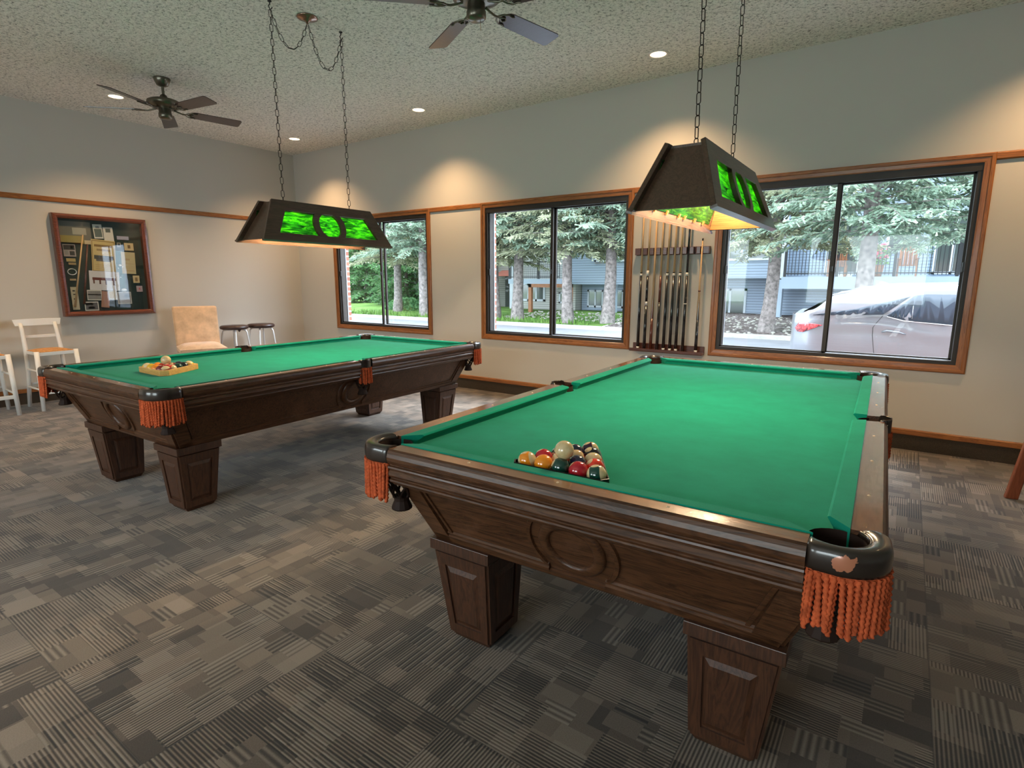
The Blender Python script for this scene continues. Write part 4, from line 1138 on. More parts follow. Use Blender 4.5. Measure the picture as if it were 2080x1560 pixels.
    for (a0, b0, a1, b1, mm, r0, r1) in [(0.275, 0.16, 0.075, 0.95, M['maple'], 0.006, 0.0105), (0.315, 0.26, 0.185, 0.92, M['cue_brown'], 0.007, 0.0115)]:
        p, q = uv(a0, b0), uv(a1, b1)
        MB().tube([(0.028, p[0], p[1]), (0.028, q[0], q[1])], [r0, r1], 10).build('cue_half', mm, bk)
    sheet('crowd_photo', 0.235, 0.765, 0.41, 0.88, Wt, -2, [(0.05, 0.08, 0.95, 0.92, (0.22, 0.22, 0.22)), (0.05, 0.5, 0.95, 0.6, (0.38, 0.36, 0.33))])
    sheet('mountain_photo', 0.19, 0.895, 0.355, 0.995, Wt, 0, [(0.06, 0.10, 0.94, 0.9, (0.10, 0.10, 0.11)), (0.25, 0.2, 0.7, 0.45, (0.4, 0.4, 0.42)), (0.06, 0.62, 0.6, 0.9, (0.36, 0.30, 0.32))])
    sheet('ticket_stub', 0.40, 0.78, 0.50, 0.965, (0.34, 0.17, 0.11), -8)
    sheet('white_note', 0.49, 0.775, 0.60, 0.88, Wt, 0, [(0.1, 0.2, 0.6, 0.9, Cr)])
    sheet('landscape_photo', 0.60, 0.79, 0.78, 0.93, (0.48, 0.47, 0.46), 0, [(0.05, 0.07, 0.95, 0.93, (0.26, 0.25, 0.25)), (0.5, 0.5, 0.9, 0.85, (0.14, 0.14, 0.14))])
    sheet('chalk_card', 0.83, 0.60, 0.915, 0.685, Cr, 0, [(0.3, 0.2, 0.7, 0.75, (0.22, 0.15, 0.07))])
    sheet('heart_card', 0.86, 0.72, 0.94, 0.79, (0.40, 0.30, 0.32), 0, [(0.4, 0.35, 0.62, 0.7, (0.55, 0.12, 0.12))])
    for a, b, r_ in [(0.685, 0.485, 0.012), (0.66, 0.52, 0.006), (0.715, 0.50, 0.006), (0.675, 0.62, 0.006), (0.64, 0.67, 0.006), (0.70, 0.77, 0.020)]:
        y, z = uv(a, b); MB().sphere(r_, (0.020, y, z), 8, 5, sc=(0.3, 1.6, 1)).build('silver_pin', M['chrome'], bk)
shadow_box()

# ------------------------------------------------------------------ seats along the left wall
def bar_stool(label, x, y, rz):
    """front towards +x; origin on the floor under the seat centre"""
    t = thing('bar_stool', label, 'bar stool', (x, y, 0), rz, 'white bar stools against the memorabilia wall')
    W_ = M['white_paint']; sz = 0.600
    for s in (-1, 1):
        MB().tube([(0.205, s * 0.180, 0), (0.185, s * 0.165, sz)], [0.019, 0.022], 8).build('leg', W_, t)
        MB().tube([(-0.190, s * 0.175, 0), (-0.150, s * 0.155, sz * 0.6), (-0.150, s * 0.150, sz), (-0.190, s * 0.145, 0.80), (-0.215, s * 0.145, 0.865)], [0.018, 0.020, 0.021, 0.018, 0.016], 8).build('leg', W_, t)
        MB().tube([(0.197, s * 0.173, 0.215), (-0.175, s * 0.168, 0.215)], 0.010, 8).build('stretcher', W_, t)
        MB().tube([(0.190, s * 0.170, 0.40), (-0.160, s * 0.160, 0.40)], 0.010, 8).build('stretcher', W_, t)
    MB().box((0.180, -0.165, 0.165), (0.205, 0.165, 0.200)).build('footrest', W_, t, bevel=0.003)
    MB().tube([(-0.172, -0.165, 0.24), (-0.172, 0.165, 0.24)], 0.011, 8).build('stretcher', W_, t)
    MB().box((-0.16, -0.150, 0.555), (0.19, 0.150, 0.590)).build('seat_frame', W_, t, bevel=0.004)
    seat = MB(); n = 10; vs = []
    for i in range(n + 1):
        for j in range(n + 1):
            u, v = i / n * 2 - 1, j / n * 2 - 1
            vs.append((0.015 + 0.172 * u, (0.150 + 0.012 * u) * v, 0.592 + 0.020 * (1 - u ** 4) * (1 - v ** 4)))
    seat.add(vs, [(i * (n + 1) + j, (i + 1) * (n + 1) + j, (i + 1) * (n + 1) + j + 1, i * (n + 1) + j + 1) for i in range(n) for j in range(n)], 0, True)
    seat.box((-0.155, -0.148, 0.575), (0.185, 0.148, 0.594)); seat.build('rush_seat', M['rush'], t)
    vs = []; n = 12
    for k in range(n + 1):
        u = k / n * 2 - 1
        for (xx, zz) in ((-0.228, 0.905), (-0.212, 0.905), (-0.208, 0.838), (-0.224, 0.838)): vs.append((xx - 0.014 * (1 - u * u), u * 0.205 * (0.92 if zz < 0.87 else 1.0), zz + (0.004 if zz > 0.87 else 0) * (1 - u * u)))
    MB().add(vs, [(k * 4 + i, k * 4 + (i + 1) % 4, (k + 1) * 4 + (i + 1) % 4, (k + 1) * 4 + i) for k in range(n) for i in range(4)] + [(0, 1, 2, 3), (n * 4 + 3, n * 4 + 2, n * 4 + 1, n * 4)]).build('top_rail', W_, t, bevel=0.002)
    MB().box((-0.198, -0.145, 0.712), (-0.184, 0.145, 0.742)).build('back_slat', W_, t, bevel=0.003)
bar_stool('white bar stool with a rush seat standing under the framed memorabilia', -7.245, 1.985, radians(2))
bar_stool('white bar stool with a rush seat cut off by the edge of the photo', -7.245, 1.450, radians(-3))

def slipper_chair():
    t = thing('slipper_chair', 'low tan velour armless chair with a pale skirt beside the two round stools', 'chair', (-7.13, 3.46, 0), radians(-20))
    # front towards +x
    def slab(pts0, pts1, name, mat, b=0.02, sub=False):
        o = MB().hexa(pts0, pts1).build(name, mat, t, bevel=b, seg=4); 
        for p in o.data.polygons: p.use_smooth = True
        return o
    h = 0.245
    slab([(-0.20, -h, 0.09), (0.33, -h, 0.09), (0.33, h, 0.09), (-0.20, h, 0.09)], [(-0.20, -h, 0.47), (0.33, -h, 0.47), (0.33, h, 0.47), (-0.20, h, 0.47)], 'skirt', M['beige_skirt'], 0.012)
    seat = MB(); n = 12; vs = []
    for i in range(n + 1):
        for j in range(n + 1):
            u, v = i / n * 2 - 1, j / n * 2 - 1
            vs.append((0.075 + 0.258 * u, (h + 0.004) * v, 0.50 + 0.055 * (1 - abs(u) ** 5) * (1 - abs(v) ** 5)))
    seat.add(vs, [(i * (n + 1) + j, (i + 1) * (n + 1) + j, (i + 1) * (n + 1) + j + 1, i * (n + 1) + j + 1) for i in range(n) for j in range(n)], 0, True)
    seat.box((-0.183, -h - 0.004, 0.46), (0.333, h + 0.004, 0.501)); seat.build('seat_cushion', M['beige'], t)
    slab([(-0.250, -h, 0.40), (-0.150, -h, 0.40), (-0.150, h, 0.40), (-0.250, h, 0.40)], [(-0.350, -h - 0.005, 0.985), (-0.270, -h - 0.005, 0.985), (-0.270, h + 0.005, 0.985), (-0.350, h + 0.005, 0.985)], 'backrest', M['beige'], 0.025)
    for sx in (-0.18, 0.30):
        for sy in (-0.21, 0.21): MB().tube([(sx, sy, 0.10), (sx, sy, 0.0)], [0.022, 0.016], 10).build('leg', M['black'], t)
slipper_chair()
def round_stool(label, x, y, rz, torn=False):
    t = thing('round_stool', label, 'stool', (x, y, 0), rz, 'round stools in the corner')
    MB().lathe([(0, 0.672), (0.150, 0.672), (0.170, 0.680), (0.176, 0.695), (0.172, 0.712), (0.155, 0.722), (0, 0.726)], 32).build('padded_seat', M['stool_seat'], t)
    for k in range(4):
        a = radians(45) + pi / 2 * k; c, s = cos(a), sin(a)
        P_ = [(0.02, 0.664), (0.10, 0.664), (0.132, 0.655), (0.148, 0.625), (0.156, 0.56), (0.185, 0.30), (0.215, 0.012)]
        MB().tube([(r * c, r * s, z) for r, z in P_], 0.0105, 8).build('leg', M['chrome'], t)
    MB().tube([(0.190 * cos(2 * pi * k / 28), 0.190 * sin(2 * pi * k / 28), 0.24) for k in range(28)], 0.007, 6, closed=True).build('foot_ring', M['chrome'], t)
    if torn:
        MB().add([(0.10, -0.06, 0.674), (0.13, -0.02, 0.674), (0.118, -0.045, 0.640), (0.108, -0.052, 0.646)], [(0, 1, 2, 3)]).build('torn_flap', M['stool_seat'], t, recalc=False)
round_stool('round brown stool with chrome legs beside the tan chair', -7.28, 3.985, radians(20), True)
round_stool('round brown stool with chrome legs nearest the room corner', -7.28, 4.365, radians(5))

# wooden side chair whose leg shows at the right edge
def side_chair():
    t = thing('wooden_chair', 'red-brown wooden chair leg at the right edge near the wall', 'chair', (0.945, 4.25, 0), radians(10))
    for sx in (-1, 1):
        for sy in (-1, 1):
            a, b = (sx * 0.275, sy * 0.20), (sx * 0.222, sy * 0.185)
            MB().hexa([(a[0] - 0.032, a[1] - 0.018, 0), (a[0] + 0.032, a[1] - 0.018, 0), (a[0] + 0.032, a[1] + 0.018, 0), (a[0] - 0.032, a[1] + 0.018, 0)],
                      [(b[0] - 0.026, b[1] - 0.016, 0.44), (b[0] + 0.026, b[1] - 0.016, 0.44), (b[0] + 0.026, b[1] + 0.016, 0.44), (b[0] - 0.026, b[1] + 0.016, 0.44)]).build('leg', M['redwood'], t, bevel=0.005)
    MB().box((-0.25, -0.22, 0.42), (0.25, 0.22, 0.46)).build('seat', M['redwood'], t, bevel=0.01)
    MB().box((0.21, -0.21, 0.46), (0.24, 0.21, 0.90)).build('backrest', M['redwood'], t, bevel=0.01)
    for sy in (-0.195, 0.195): MB().tube([(-0.26, sy, 0.20), (0.26, sy, 0.20)], 0.012, 8).build('stretcher', M['redwood'], t)
side_chair()

# ================================================================== outdoors
M['asphalt'] = plain('pale_asphalt', (0.17, 0.175, 0.19), 0.85, var=0.12, vs=1.2)
M['concrete'] = plain('concrete_curb', (0.32, 0.31, 0.27), 0.85, var=0.15)
def mk_lawn():
    g = G('lawn'); v = g.obj()
    f = g.noise(v, 2.0, 6, 0.7)
    return g.done(g.bsdf(g.ramp(f, [(0.3, (0.05, 0.12, 0.025)), (0.55, (0.11, 0.20, 0.045)), (0.75, (0.19, 0.25, 0.09))]), 0.95, spec=0.1))
M['lawn'] = mk_lawn()
def mk_mulch():
    g = G('mulch'); v = g.obj()
    f = g.noise(v, 6.0, 6, 0.8)
    return g.done(g.bsdf(g.ramp(f, [(0.42, (0.055, 0.045, 0.040)), (0.55, (0.17, 0.14, 0.13)), (0.63, (0.45, 0.42, 0.42))]), 0.95, spec=0.1))
M['mulch'] = mk_mulch()
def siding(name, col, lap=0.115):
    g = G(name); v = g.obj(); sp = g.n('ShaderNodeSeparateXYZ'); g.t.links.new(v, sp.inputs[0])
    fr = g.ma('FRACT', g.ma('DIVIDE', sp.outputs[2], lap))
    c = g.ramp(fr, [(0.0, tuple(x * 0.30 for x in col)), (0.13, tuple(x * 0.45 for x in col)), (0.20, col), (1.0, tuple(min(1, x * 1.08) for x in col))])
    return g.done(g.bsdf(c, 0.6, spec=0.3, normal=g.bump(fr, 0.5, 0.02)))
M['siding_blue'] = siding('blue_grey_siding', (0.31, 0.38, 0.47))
M['siding_white'] = siding('off_white_siding', (0.42, 0.42, 0.39))
M['fascia'] = plain('pale_blue_fascia', (0.34, 0.42, 0.50), 0.6)
M['trim_white'] = plain('white_exterior_trim', (0.50, 0.54, 0.58), 0.6)
M['dark_pane'] = plain('dark_window_pane', (0.06, 0.075, 0.07), 0.08, coat=0.6)
M['roof'] = plain('grey_shingles', (0.14, 0.13, 0.13), 0.9, var=0.2)
M['rail_black'] = plain('black_iron_railing', (0.02, 0.022, 0.026), 0.5)
M['deck_chair'] = plain('cedar_boards', (0.30, 0.12, 0.05), 0.6, var=0.2)

struct(MB().box((-60, YF + 0.1, GZ - 0.2), (40, 18.7, GZ)).build('street', M['asphalt']))
struct(MB().box((-60, 18.7, GZ - 0.2), (40, 19.0, GZ + 0.13)).build('curb', M['concrete'], bevel=0.03))
def slope(name, x0, x1, mat, rise):
    m = MB(); nx, ny = 40, 24; rnd = random.Random(3); vs = []
    for j in range(ny + 1):
        for i in range(nx + 1):
            f = j / ny; y = 19.0 + 26 * f
            vs.append((x0 + (x1 - x0) * i / nx, y, GZ + 0.10 + rise(min(1, (y - 19.0) / 7.0)) + (rnd.uniform(-0.02, 0.02) if 0 < j < ny else 0)))
    m.add(vs, [(j * (nx + 1) + i, j * (nx + 1) + i + 1, (j + 1) * (nx + 1) + i + 1, (j + 1) * (nx + 1) + i) for j in range(ny) for i in range(nx)], 0, True)
    return struct(m.build(name, mat))
slope('lawn', -60, -9.3, M['lawn'], lambda f: 0.22 * f)
slope('mulch_bed', -9.3, 40, M['mulch'], lambda f: 0.30 * f)
struct(MB().box((-60, -40, GZ - 0.2), (40, YB - 0.12, GZ)).build('lawn_back', M['lawn']))
m = MB(); rnd = random.Random(21)
for k in range(2600):
    p = Vector((rnd.uniform(-12, 8), -7.5 + rnd.uniform(-0.5, 0.5), GZ + rnd.uniform(0, 3.4))); q = Vector((rnd.uniform(-1, 1), rnd.uniform(-1, 1), rnd.uniform(-1, 1))).normalized() * 0.16; w = q.orthogonal() * 0.6
    m.add([p - q, p + w, p + q, p - w], [(0, 1, 2, 3)])
m.box((-12, -8.2, GZ), (8, -7.7, GZ + 3.2))
HEDGE = m  # added unseen hedge, darkens the back openings mirrored in the window glass
# tufts in the verge by the left window
rnd = random.Random(11)
m = MB()
for k in range(1500):
    x = rnd.uniform(-30, -10); y = 19.1 + abs(rnd.gauss(0, 0.9)); h = rnd.uniform(0.08, 0.28); a = rnd.uniform(0, pi)
    m.add([(x - 0.03 * cos(a), y - 0.03 * sin(a), GZ + 0.1), (x + 0.03 * cos(a), y + 0.03 * sin(a), GZ + 0.1), (x + rnd.uniform(-.08, .08), y, GZ + 0.1 + h)], [(0, 1, 2)])
tag(m.build('verge_grass', M['lawn'], recalc=False), 'tufts of uncut grass along the kerb across the street', 'grass', kind='stuff')
m = MB()
for k in range(900):
    x = rnd.uniform(-15, 3); y = rnd.uniform(19.2, 24.6) if x > -9 else rnd.uniform(20.6, 24); s = rnd.uniform(0.02, 0.06); zz = GZ + 0.10 + 0.30 * min(1, (y - 19) / 7)
    m.sphere(s, (x, y, zz + s * 0.3), 5, 4, sc=(1.3, 1, 0.7))
tag(m.build('landscaping_stones', M['concrete'], recalc=False), 'scattered pale stones in the planting bed before the blue house', 'stones', kind='stuff')

# ---- houses across the street
def hwin(parent, x0, x1, z0, z1, y, n=1, fr=0.09):
    f = MB(); f.box((x0, y - 0.06, z0), (x1, y + 0.02, z0 + fr)); f.box((x0, y - 0.06, z1 - fr), (x1, y + 0.02, z1))
    w = (x1 - x0 - fr) / n
    for k in range(n + 1): f.box((x0 + k * w, y - 0.06, z0), (x0 + k * w + fr, y + 0.02, z1))
    o = f.build('window_frame', M['trim_white'], parent)
    MB().box((x0 + 0.02, y - 0.03, z0 + 0.02), (x1 - 0.02, y - 0.015, z1 - 0.02)).build('pane', M['dark_pane'], o)
def railing(parent, x0, x1, y, z0, z1, name='railing'):
    m = MB(); m.box((x0, y - 0.03, z1 - 0.05), (x1, y + 0.03, z1)); m.box((x0, y - 0.02, z0 + 0.06), (x1, y + 0.02, z0 + 0.10))
    n = int((x1 - x0) / 0.115)
    for k in range(n + 1):
        x = x0 + (x1 - x0) * k / n; m.box((x - 0.011, y - 0.011, z0), (x + 0.011, y + 0.011, z1))
    k = 0
    while x0 + k * 1.75 < x1 + 0.01:
        x = x0 + k * 1.75; m.box((x - 0.045, y - 0.045, z0 - 0.05), (x + 0.045, y + 0.045, z1 + 0.03)); k += 1
    m.build(name, M['rail_black'], parent)
def blue_house():
    t = thing('house', 'blue-grey sided two storey house with a railed deck across the street', 'house', (0, 0, 0))
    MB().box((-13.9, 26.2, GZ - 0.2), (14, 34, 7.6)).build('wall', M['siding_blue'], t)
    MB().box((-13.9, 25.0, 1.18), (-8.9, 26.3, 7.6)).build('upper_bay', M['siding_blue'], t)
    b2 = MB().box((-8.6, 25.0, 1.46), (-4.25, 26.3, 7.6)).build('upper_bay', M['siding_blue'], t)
    for x, z0 in ((-4.35, 1.40), (-11.75, 1.12), (-8.6, 1.40)): MB().box((x, 24.95, z0), (x + 0.18, 25.02, 7.6)).build('corner_board', M['trim_white'], t)
    for x in (-4.55, -11.85): MB().box((x, 24.95, GZ), (x + 0.36, 25.30, 1.45)).build('porch_post', M['fascia'], t)
    hwin(t, -6.55, -5.80, 2.18, 3.6, 25.0); hwin(t, -5.68, -4.62, 2.18, 3.6, 25.0)
    hwin(t, -12.6, -11.9, 2.25, 3.6, 25.0, 1); hwin(t, -11.4, -9.6, 2.25, 3.6, 25.0, 2)
    hwin(t, -7.8, -5.80, -0.16, 1.02, 26.2, 3)
    hwin(t, -13.55, -12.25, 0.02, 0.90, 26.2, 3); hwin(t, -12.1, -11.1, 0.02, 0.90, 26.2, 2)
    hwin(t, -2.9, -1.7, 1.60, 3.7, 26.2, 1); hwin(t, -0.9, 0.1, 2.4, 3.7, 26.2, 1); hwin(t, 0.6, 1.7, 1.60, 3.7, 26.2, 2)
    MB().box((-4.1, 24.0, 1.05), (8, 26.2, 1.50)).build('deck', M['fascia'], t)
    railing(t, -4.0, 8, 24.06, 1.55, 2.58)
    for x in (-0.2, 3.6): MB().box((x, 24.2, GZ), (x + 0.3, 24.5, 1.1)).build('porch_post', M['fascia'], t)
    MB().box((-2.4, 26.1, 1.5), (-1.9, 26.19, 1.7)).build('door_step', M['trim_white'], t)
    MB().hexa([(-14.4, 24.5, 7.6), (14.5, 24.5, 7.6), (14.5, 34.5, 7.6), (-14.4, 34.5, 7.6)], [(-14.4, 29, 10), (14.5, 29, 10), (14.5, 30, 10), (-14.4, 30, 10)]).build('roof', M['roof'], t)
blue_house()
def white_house():
    t = thing('house', 'off-white sided house with a small deck over a brown timber frame', 'house', (0, 0, 0))
    MB().box((-17.9, 25.6, GZ - 0.2), (-13.95, 33, 7.6)).build('wall', M['siding_white'], t)
    MB().box((-22.0, 27.0, GZ - 0.2), (-17.9, 33, 7.6)).build('wall', M['siding_white'], t)
    MB().box((-18.0, 25.5, GZ), (-17.7, 25.62, 7.6)).build('corner_board', M['trim_white'], t)
    MB().box((-19.3, 26.9, GZ), (-18.2, 27.02, 1.6)).build('doorway', M['dark_pane'], t)
    MB().hexa([(-19.6, 26.2, 1.62), (-17.95, 26.2, 1.62), (-17.95, 27.0, 1.62), (-19.6, 27.0, 1.62)], [(-19.6, 26.3, 1.70), (-17.95, 26.3, 1.70), (-17.95, 27.0, 1.95), (-19.6, 27.0, 1.95)]).build('awning', plain('brick_red_awning', (0.42, 0.13, 0.09), 0.7), t)
    hwin(t, -17.35, -15.75, 0.28, 1.22, 25.6, 3, 0.11); hwin(t, -14.9, -14.15, 0.2, 0.78, 25.6, 1)
    MB().box((-16.95, 23.9, 1.20), (-13.9, 25.6, 1.44)).build('deck', M['fascia'], t)
    railing(t, -16.9, -13.95, 23.95, 1.46, 2.30)
    f = MB(); f.box((-15.65, 23.8, GZ), (-15.48, 23.97, 1.20)); f.box((-15.65, 23.8, 1.03), (-13.2, 23.97, 1.20)); f.box((-13.35, 23.8, GZ), (-13.2, 23.97, 1.2)); f.build('timber_frame', M['deck_chair'], t)
    MB().hexa([(-22.4, 25.1, 7.6), (-14.5, 25.1, 7.6), (-14.5, 33.5, 7.6), (-22.4, 33.5, 7.6)], [(-22.4, 29, 9.6), (-14.5, 29, 9.6), (-14.5, 30, 9.6), (-22.4, 30, 9.6)]).build('roof', M['roof'], t)
white_house()
def deck_chair(x, label):
    t = thing('deck_chair', label, 'chair', (x, 25.1, 1.50), 0, 'wooden chairs on the deck')
    for sx in (-0.28, 0.28):
        for sy in (-0.25, 0.25): MB().box((sx - 0.03, sy - 0.03, 0), (sx + 0.03, sy + 0.03, 0.62 if sy < 0 else 0.45)).build('leg', M['deck_chair'], t)
        MB().box((sx - 0.06, -0.32, 0.62), (sx + 0.06, 0.28, 0.65)).build('armrest', M['deck_chair'], t)
    MB().box((-0.28, -0.28, 0.38), (0.28, 0.26, 0.42)).build('seat', M['deck_chair'], t)
    for k in range(4): MB().box((-0.27 + k * 0.14, 0.24, 0.40), (-0.15 + k * 0.14, 0.28, 1.15)).build('back_slat', M['deck_chair'], t)
deck_chair(-2.35, 'brown wooden deck chair behind the railing, left of the flowers')
deck_chair(-0.15, 'brown wooden deck chair behind the railing, right of the flowers')
t = thing('flower_pot', 'pot of pink flowers and green leaves on the deck across the street', 'flower pot', (-1.05, 24.7, 1.50))
MB().lathe([(0.0, 0), (0.16, 0), (0.22, 0.42), (0.0, 0.42)], 14).build('pot', M['deck_chair'], t)
m = MB(); m2 = MB(); rnd = random.Random(4)
for k in range(160):
    a = rnd.uniform(0, 6.28); r = rnd.uniform(0, 0.36); z = rnd.uniform(0.45, 0.95); m.sphere(0.05, (r * cos(a), r * sin(a), z), 5, 4, sc=(1, 1, 0.4))
    if k < 60: m2.sphere(0.055, (r * cos(a) - 0.05, r * sin(a) - 0.15, z + 0.22), 6, 4)
m.build('leaves', plain('bright_leaves', (0.18, 0.36, 0.06), 0.7), t, recalc=False); m2.build('blossoms', plain('pink_blossoms', (0.75, 0.16, 0.24), 0.7), t, recalc=False)

# ---- spruces
def mk_needles(name, a, b, c):
    g = G(name); v = g.obj(); f = g.noise(v, 3.5, 5, 0.7)
    col = g.ramp(f, [(0.32, a), (0.5, b), (0.68, c)])
    d = g.n('ShaderNodeBsdfDiffuse'); g.put(d.inputs[0], col)
    tl = g.n('ShaderNodeBsdfTranslucent'); g.put(tl.inputs[0], col)
    mx = g.n('ShaderNodeMixShader'); mx.inputs[0].default_value = 0.45; g.t.links.new(d.outputs[0], mx.inputs[1]); g.t.links.new(tl.outputs[0], mx.inputs[2])
    return g.done(mx.outputs[0])
M['needles_blue'] = mk_needles('blue_spruce_needles', (0.12, 0.17, 0.13), (0.31, 0.42, 0.32), (0.56, 0.60, 0.45))
M['needles_olive'] = mk_needles('olive_spruce_needles', (0.13, 0.15, 0.10), (0.35, 0.38, 0.25), (0.62, 0.60, 0.43))
M['leaf_green'] = mk_needles('leafy_green', (0.05, 0.13, 0.06), (0.12, 0.26, 0.11), (0.24, 0.38, 0.17))
M['bark'] = plain('spruce_bark', (0.19, 0.165, 0.155), 0.95, var=0.6, vs=9, bump=0.8, bs=30)
def spruce_meshes(seed, H, h0, R0, mat, dens=1.0, rt=0.24, lean=0.0):
    rnd = random.Random(seed)
    tr = MB(); pts = []; rr = []
    for i in range(13):
        z = H * i / 12; pts.append((lean * z + 0.04 * sin(z), 0.03 * cos(z * 1.3), z)); rr.append(rt * (1.25 if i == 0 else 1) * (1 - 0.85 * i / 12) + 0.01)
    tr.tube(pts, rr, 12)
    fo = MB(); z = h0
    while z < H - 0.3:
        n = int(7 * dens); f = (z - h0) / (H - h0)
        Lm = R0 * (1 - f) ** 0.8 + 0.25
        for k in range(n):
            a = 2 * pi * k / n + rnd.uniform(-0.35, 0.35) + z * 2.1; L = Lm * rnd.uniform(0.75, 1.12)
            droop = rnd.uniform(0.10, 0.26); bx, by = cos(a), sin(a); x0 = lean * z
            P_ = []
            for i in range(7):
                q = i / 6; P_.append(Vector((x0 + bx * L * q, by * L * q, z + 0.10 * L * q - droop * L * q * q * 1.3)))
            tr.tube(P_, [0.030 * (1 - 0.85 * i / 6) + 0.004 for i in range(7)], 3, caps=False)
            cnt = int(L * 23 * dens) + 6
            for c_ in range(cnt):
                q = 0.18 + 0.82 * (c_ + rnd.random()) / cnt
                i = min(5, int(q * 6)); p = P_[i].lerp(P_[i + 1], q * 6 - i)
                sd = 1 if c_ % 2 else -1
                ang = a + sd * rnd.uniform(0.45, 1.15); tl_ = (0.16 + 0.34 * (1 - q) + 0.12) * rnd.uniform(0.6, 1.2)
                d = Vector((cos(ang), sin(ang), rnd.uniform(-0.75, 0.10))).normalized()
                # each twig: a few narrow needle fans
                up = Vector((0, 0, 1)); w = d.cross(up).normalized()
                for s_ in range(3):
                    t0, t1 = s_ / 3, (s_ + 1) / 3
                    c0, c1 = p + d * tl_ * t0, p + d * tl_ * t1; wd = rnd.uniform(0.018, 0.040)
                    e = w * wd + up * rnd.uniform(-0.02, 0.02); e2 = up * wd * 0.9
                    fo.add([c0 - e * 0.4, c0 + e * 0.4, c1 + e, c1 + d * 0.03, c1 - e], [(0, 1, 2, 3, 4)])
                    if s_ != 1: fo.add([c0, c1 + e2, c1 - e2], [(0, 1, 2)])
        z += 0.30 / dens ** 0.5
    return tr.mesh('trunk', M['bark']), fo.mesh('foliage', mat)
SPM = [spruce_meshes(1, 11.5, 3.1, 2.9, M['needles_blue'], 1.1, 0.24, 0.012), spruce_meshes(2, 11.0, 2.9, 2.7, M['needles_olive'], 1.1, 0.22, 0.03), spruce_meshes(5, 10.0, 0.5, 2.2, M['leaf_green'], 1.25, 0.12, 0.0)]
def tree(label, k, x, y, rz, s=1.0, z=GZ + 0.1, name='spruce_tree'):
    t = thing(name, label, 'tree', (x, y, z), rz, 'trees across the street'); t.scale = (s, s, s)
    for nm, me in zip(('trunk', 'foliage'), SPM[k]):
        o = bpy.data.objects.new(nm, me); C.objects.link(o); o.parent = t
tree('spruce in front of the blue house porch post, beside the large window left pane', 1, -3.75, 20.0, 0.4)
tree('thick-trunked spruce rising behind the silver car', 0, -1.00, 17.6, 1.7, 0.95)
tree('leaning spruce in the right pane of the middle window', 1, -11.15, 19.9, 3.3, 1.0)
tree('spruce before the off-white house in the left pane of the middle window', 0, -13.95, 20.4, 2.2, 1.0)
tree('thin spruce trunk at the left edge of the middle window', 1, -15.3, 20.6, 5.0, 0.9)
tree('spruce at the right edge of the middle window beside the porch', 0, -9.6, 20.3, 0.9, 1.0)
tree('tall spruce in the right pane of the left window', 0, -19.3, 20.2, 4.1, 1.05)
tree('spruce with a slim trunk in the left pane of the left window', 1, -22.6, 21.5, 0.2, 1.0)
tree('spruce crown hanging at the top right of the large window', 0, 2.6, 18.8, 2.9, 1.0)
tree('dense green tree behind the tall spruce of the left window', 2, -21.4, 25.0, 0.0, 0.95, name='leafy_tree')
tree('dense green tree beyond the lawn between the two spruces', 2, -26.5, 26.0, 1.0, 1.0, name='leafy_tree')
tree('dense green tree farthest left beyond the lawn', 2, -31.5, 27.0, 2.0, 1.05, name='leafy_tree')
tree('dense green tree rising behind the off-white house', 2, -24.0, 29.0, 2.6, 1.1, name='leafy_tree')
for _x, _y, _r, _l in ((-29.5, 33.0, 0.5, 'leftmost of the far row'), (-34.5, 33.0, 1.5, 'at the far end of the lawn'), (-38.0, 31.0, 2.5, 'beyond all the others')):
    tree('dense green tree seen in the left window, ' + _l, 2, _x, _y, _r, 1.3, name='leafy_tree')
m = MB(); rnd = random.Random(9)
for k in range(900):
    a, b = rnd.uniform(0, 6.28), rnd.uniform(0, 1.4); r = 1.0 * rnd.uniform(0.8, 1)
    p = Vector((-23.0 + 1.7 * r * cos(a) * cos(b), 22.6 + 0.9 * r * sin(a) * cos(b), GZ + 0.1 + 0.75 * r * sin(b))); q = Vector((rnd.uniform(-1, 1), rnd.uniform(-1, 1), rnd.uniform(-1, 1))).normalized() * 0.09; w = q.orthogonal() * 0.5
    m.add([p - q, p + w, p + q, p - w], [(0, 1, 2, 3)])
tag(m.build('low_shrub', M['leaf_green'], recalc=False), 'low rounded shrub on the lawn seen in the left window', 'shrub')

tag(HEDGE.build('sky_blocker_hedge', M['leaf_green'], recalc=False), 'added unseen hedge masking the sky outside the windows behind the camera', 'hedge')

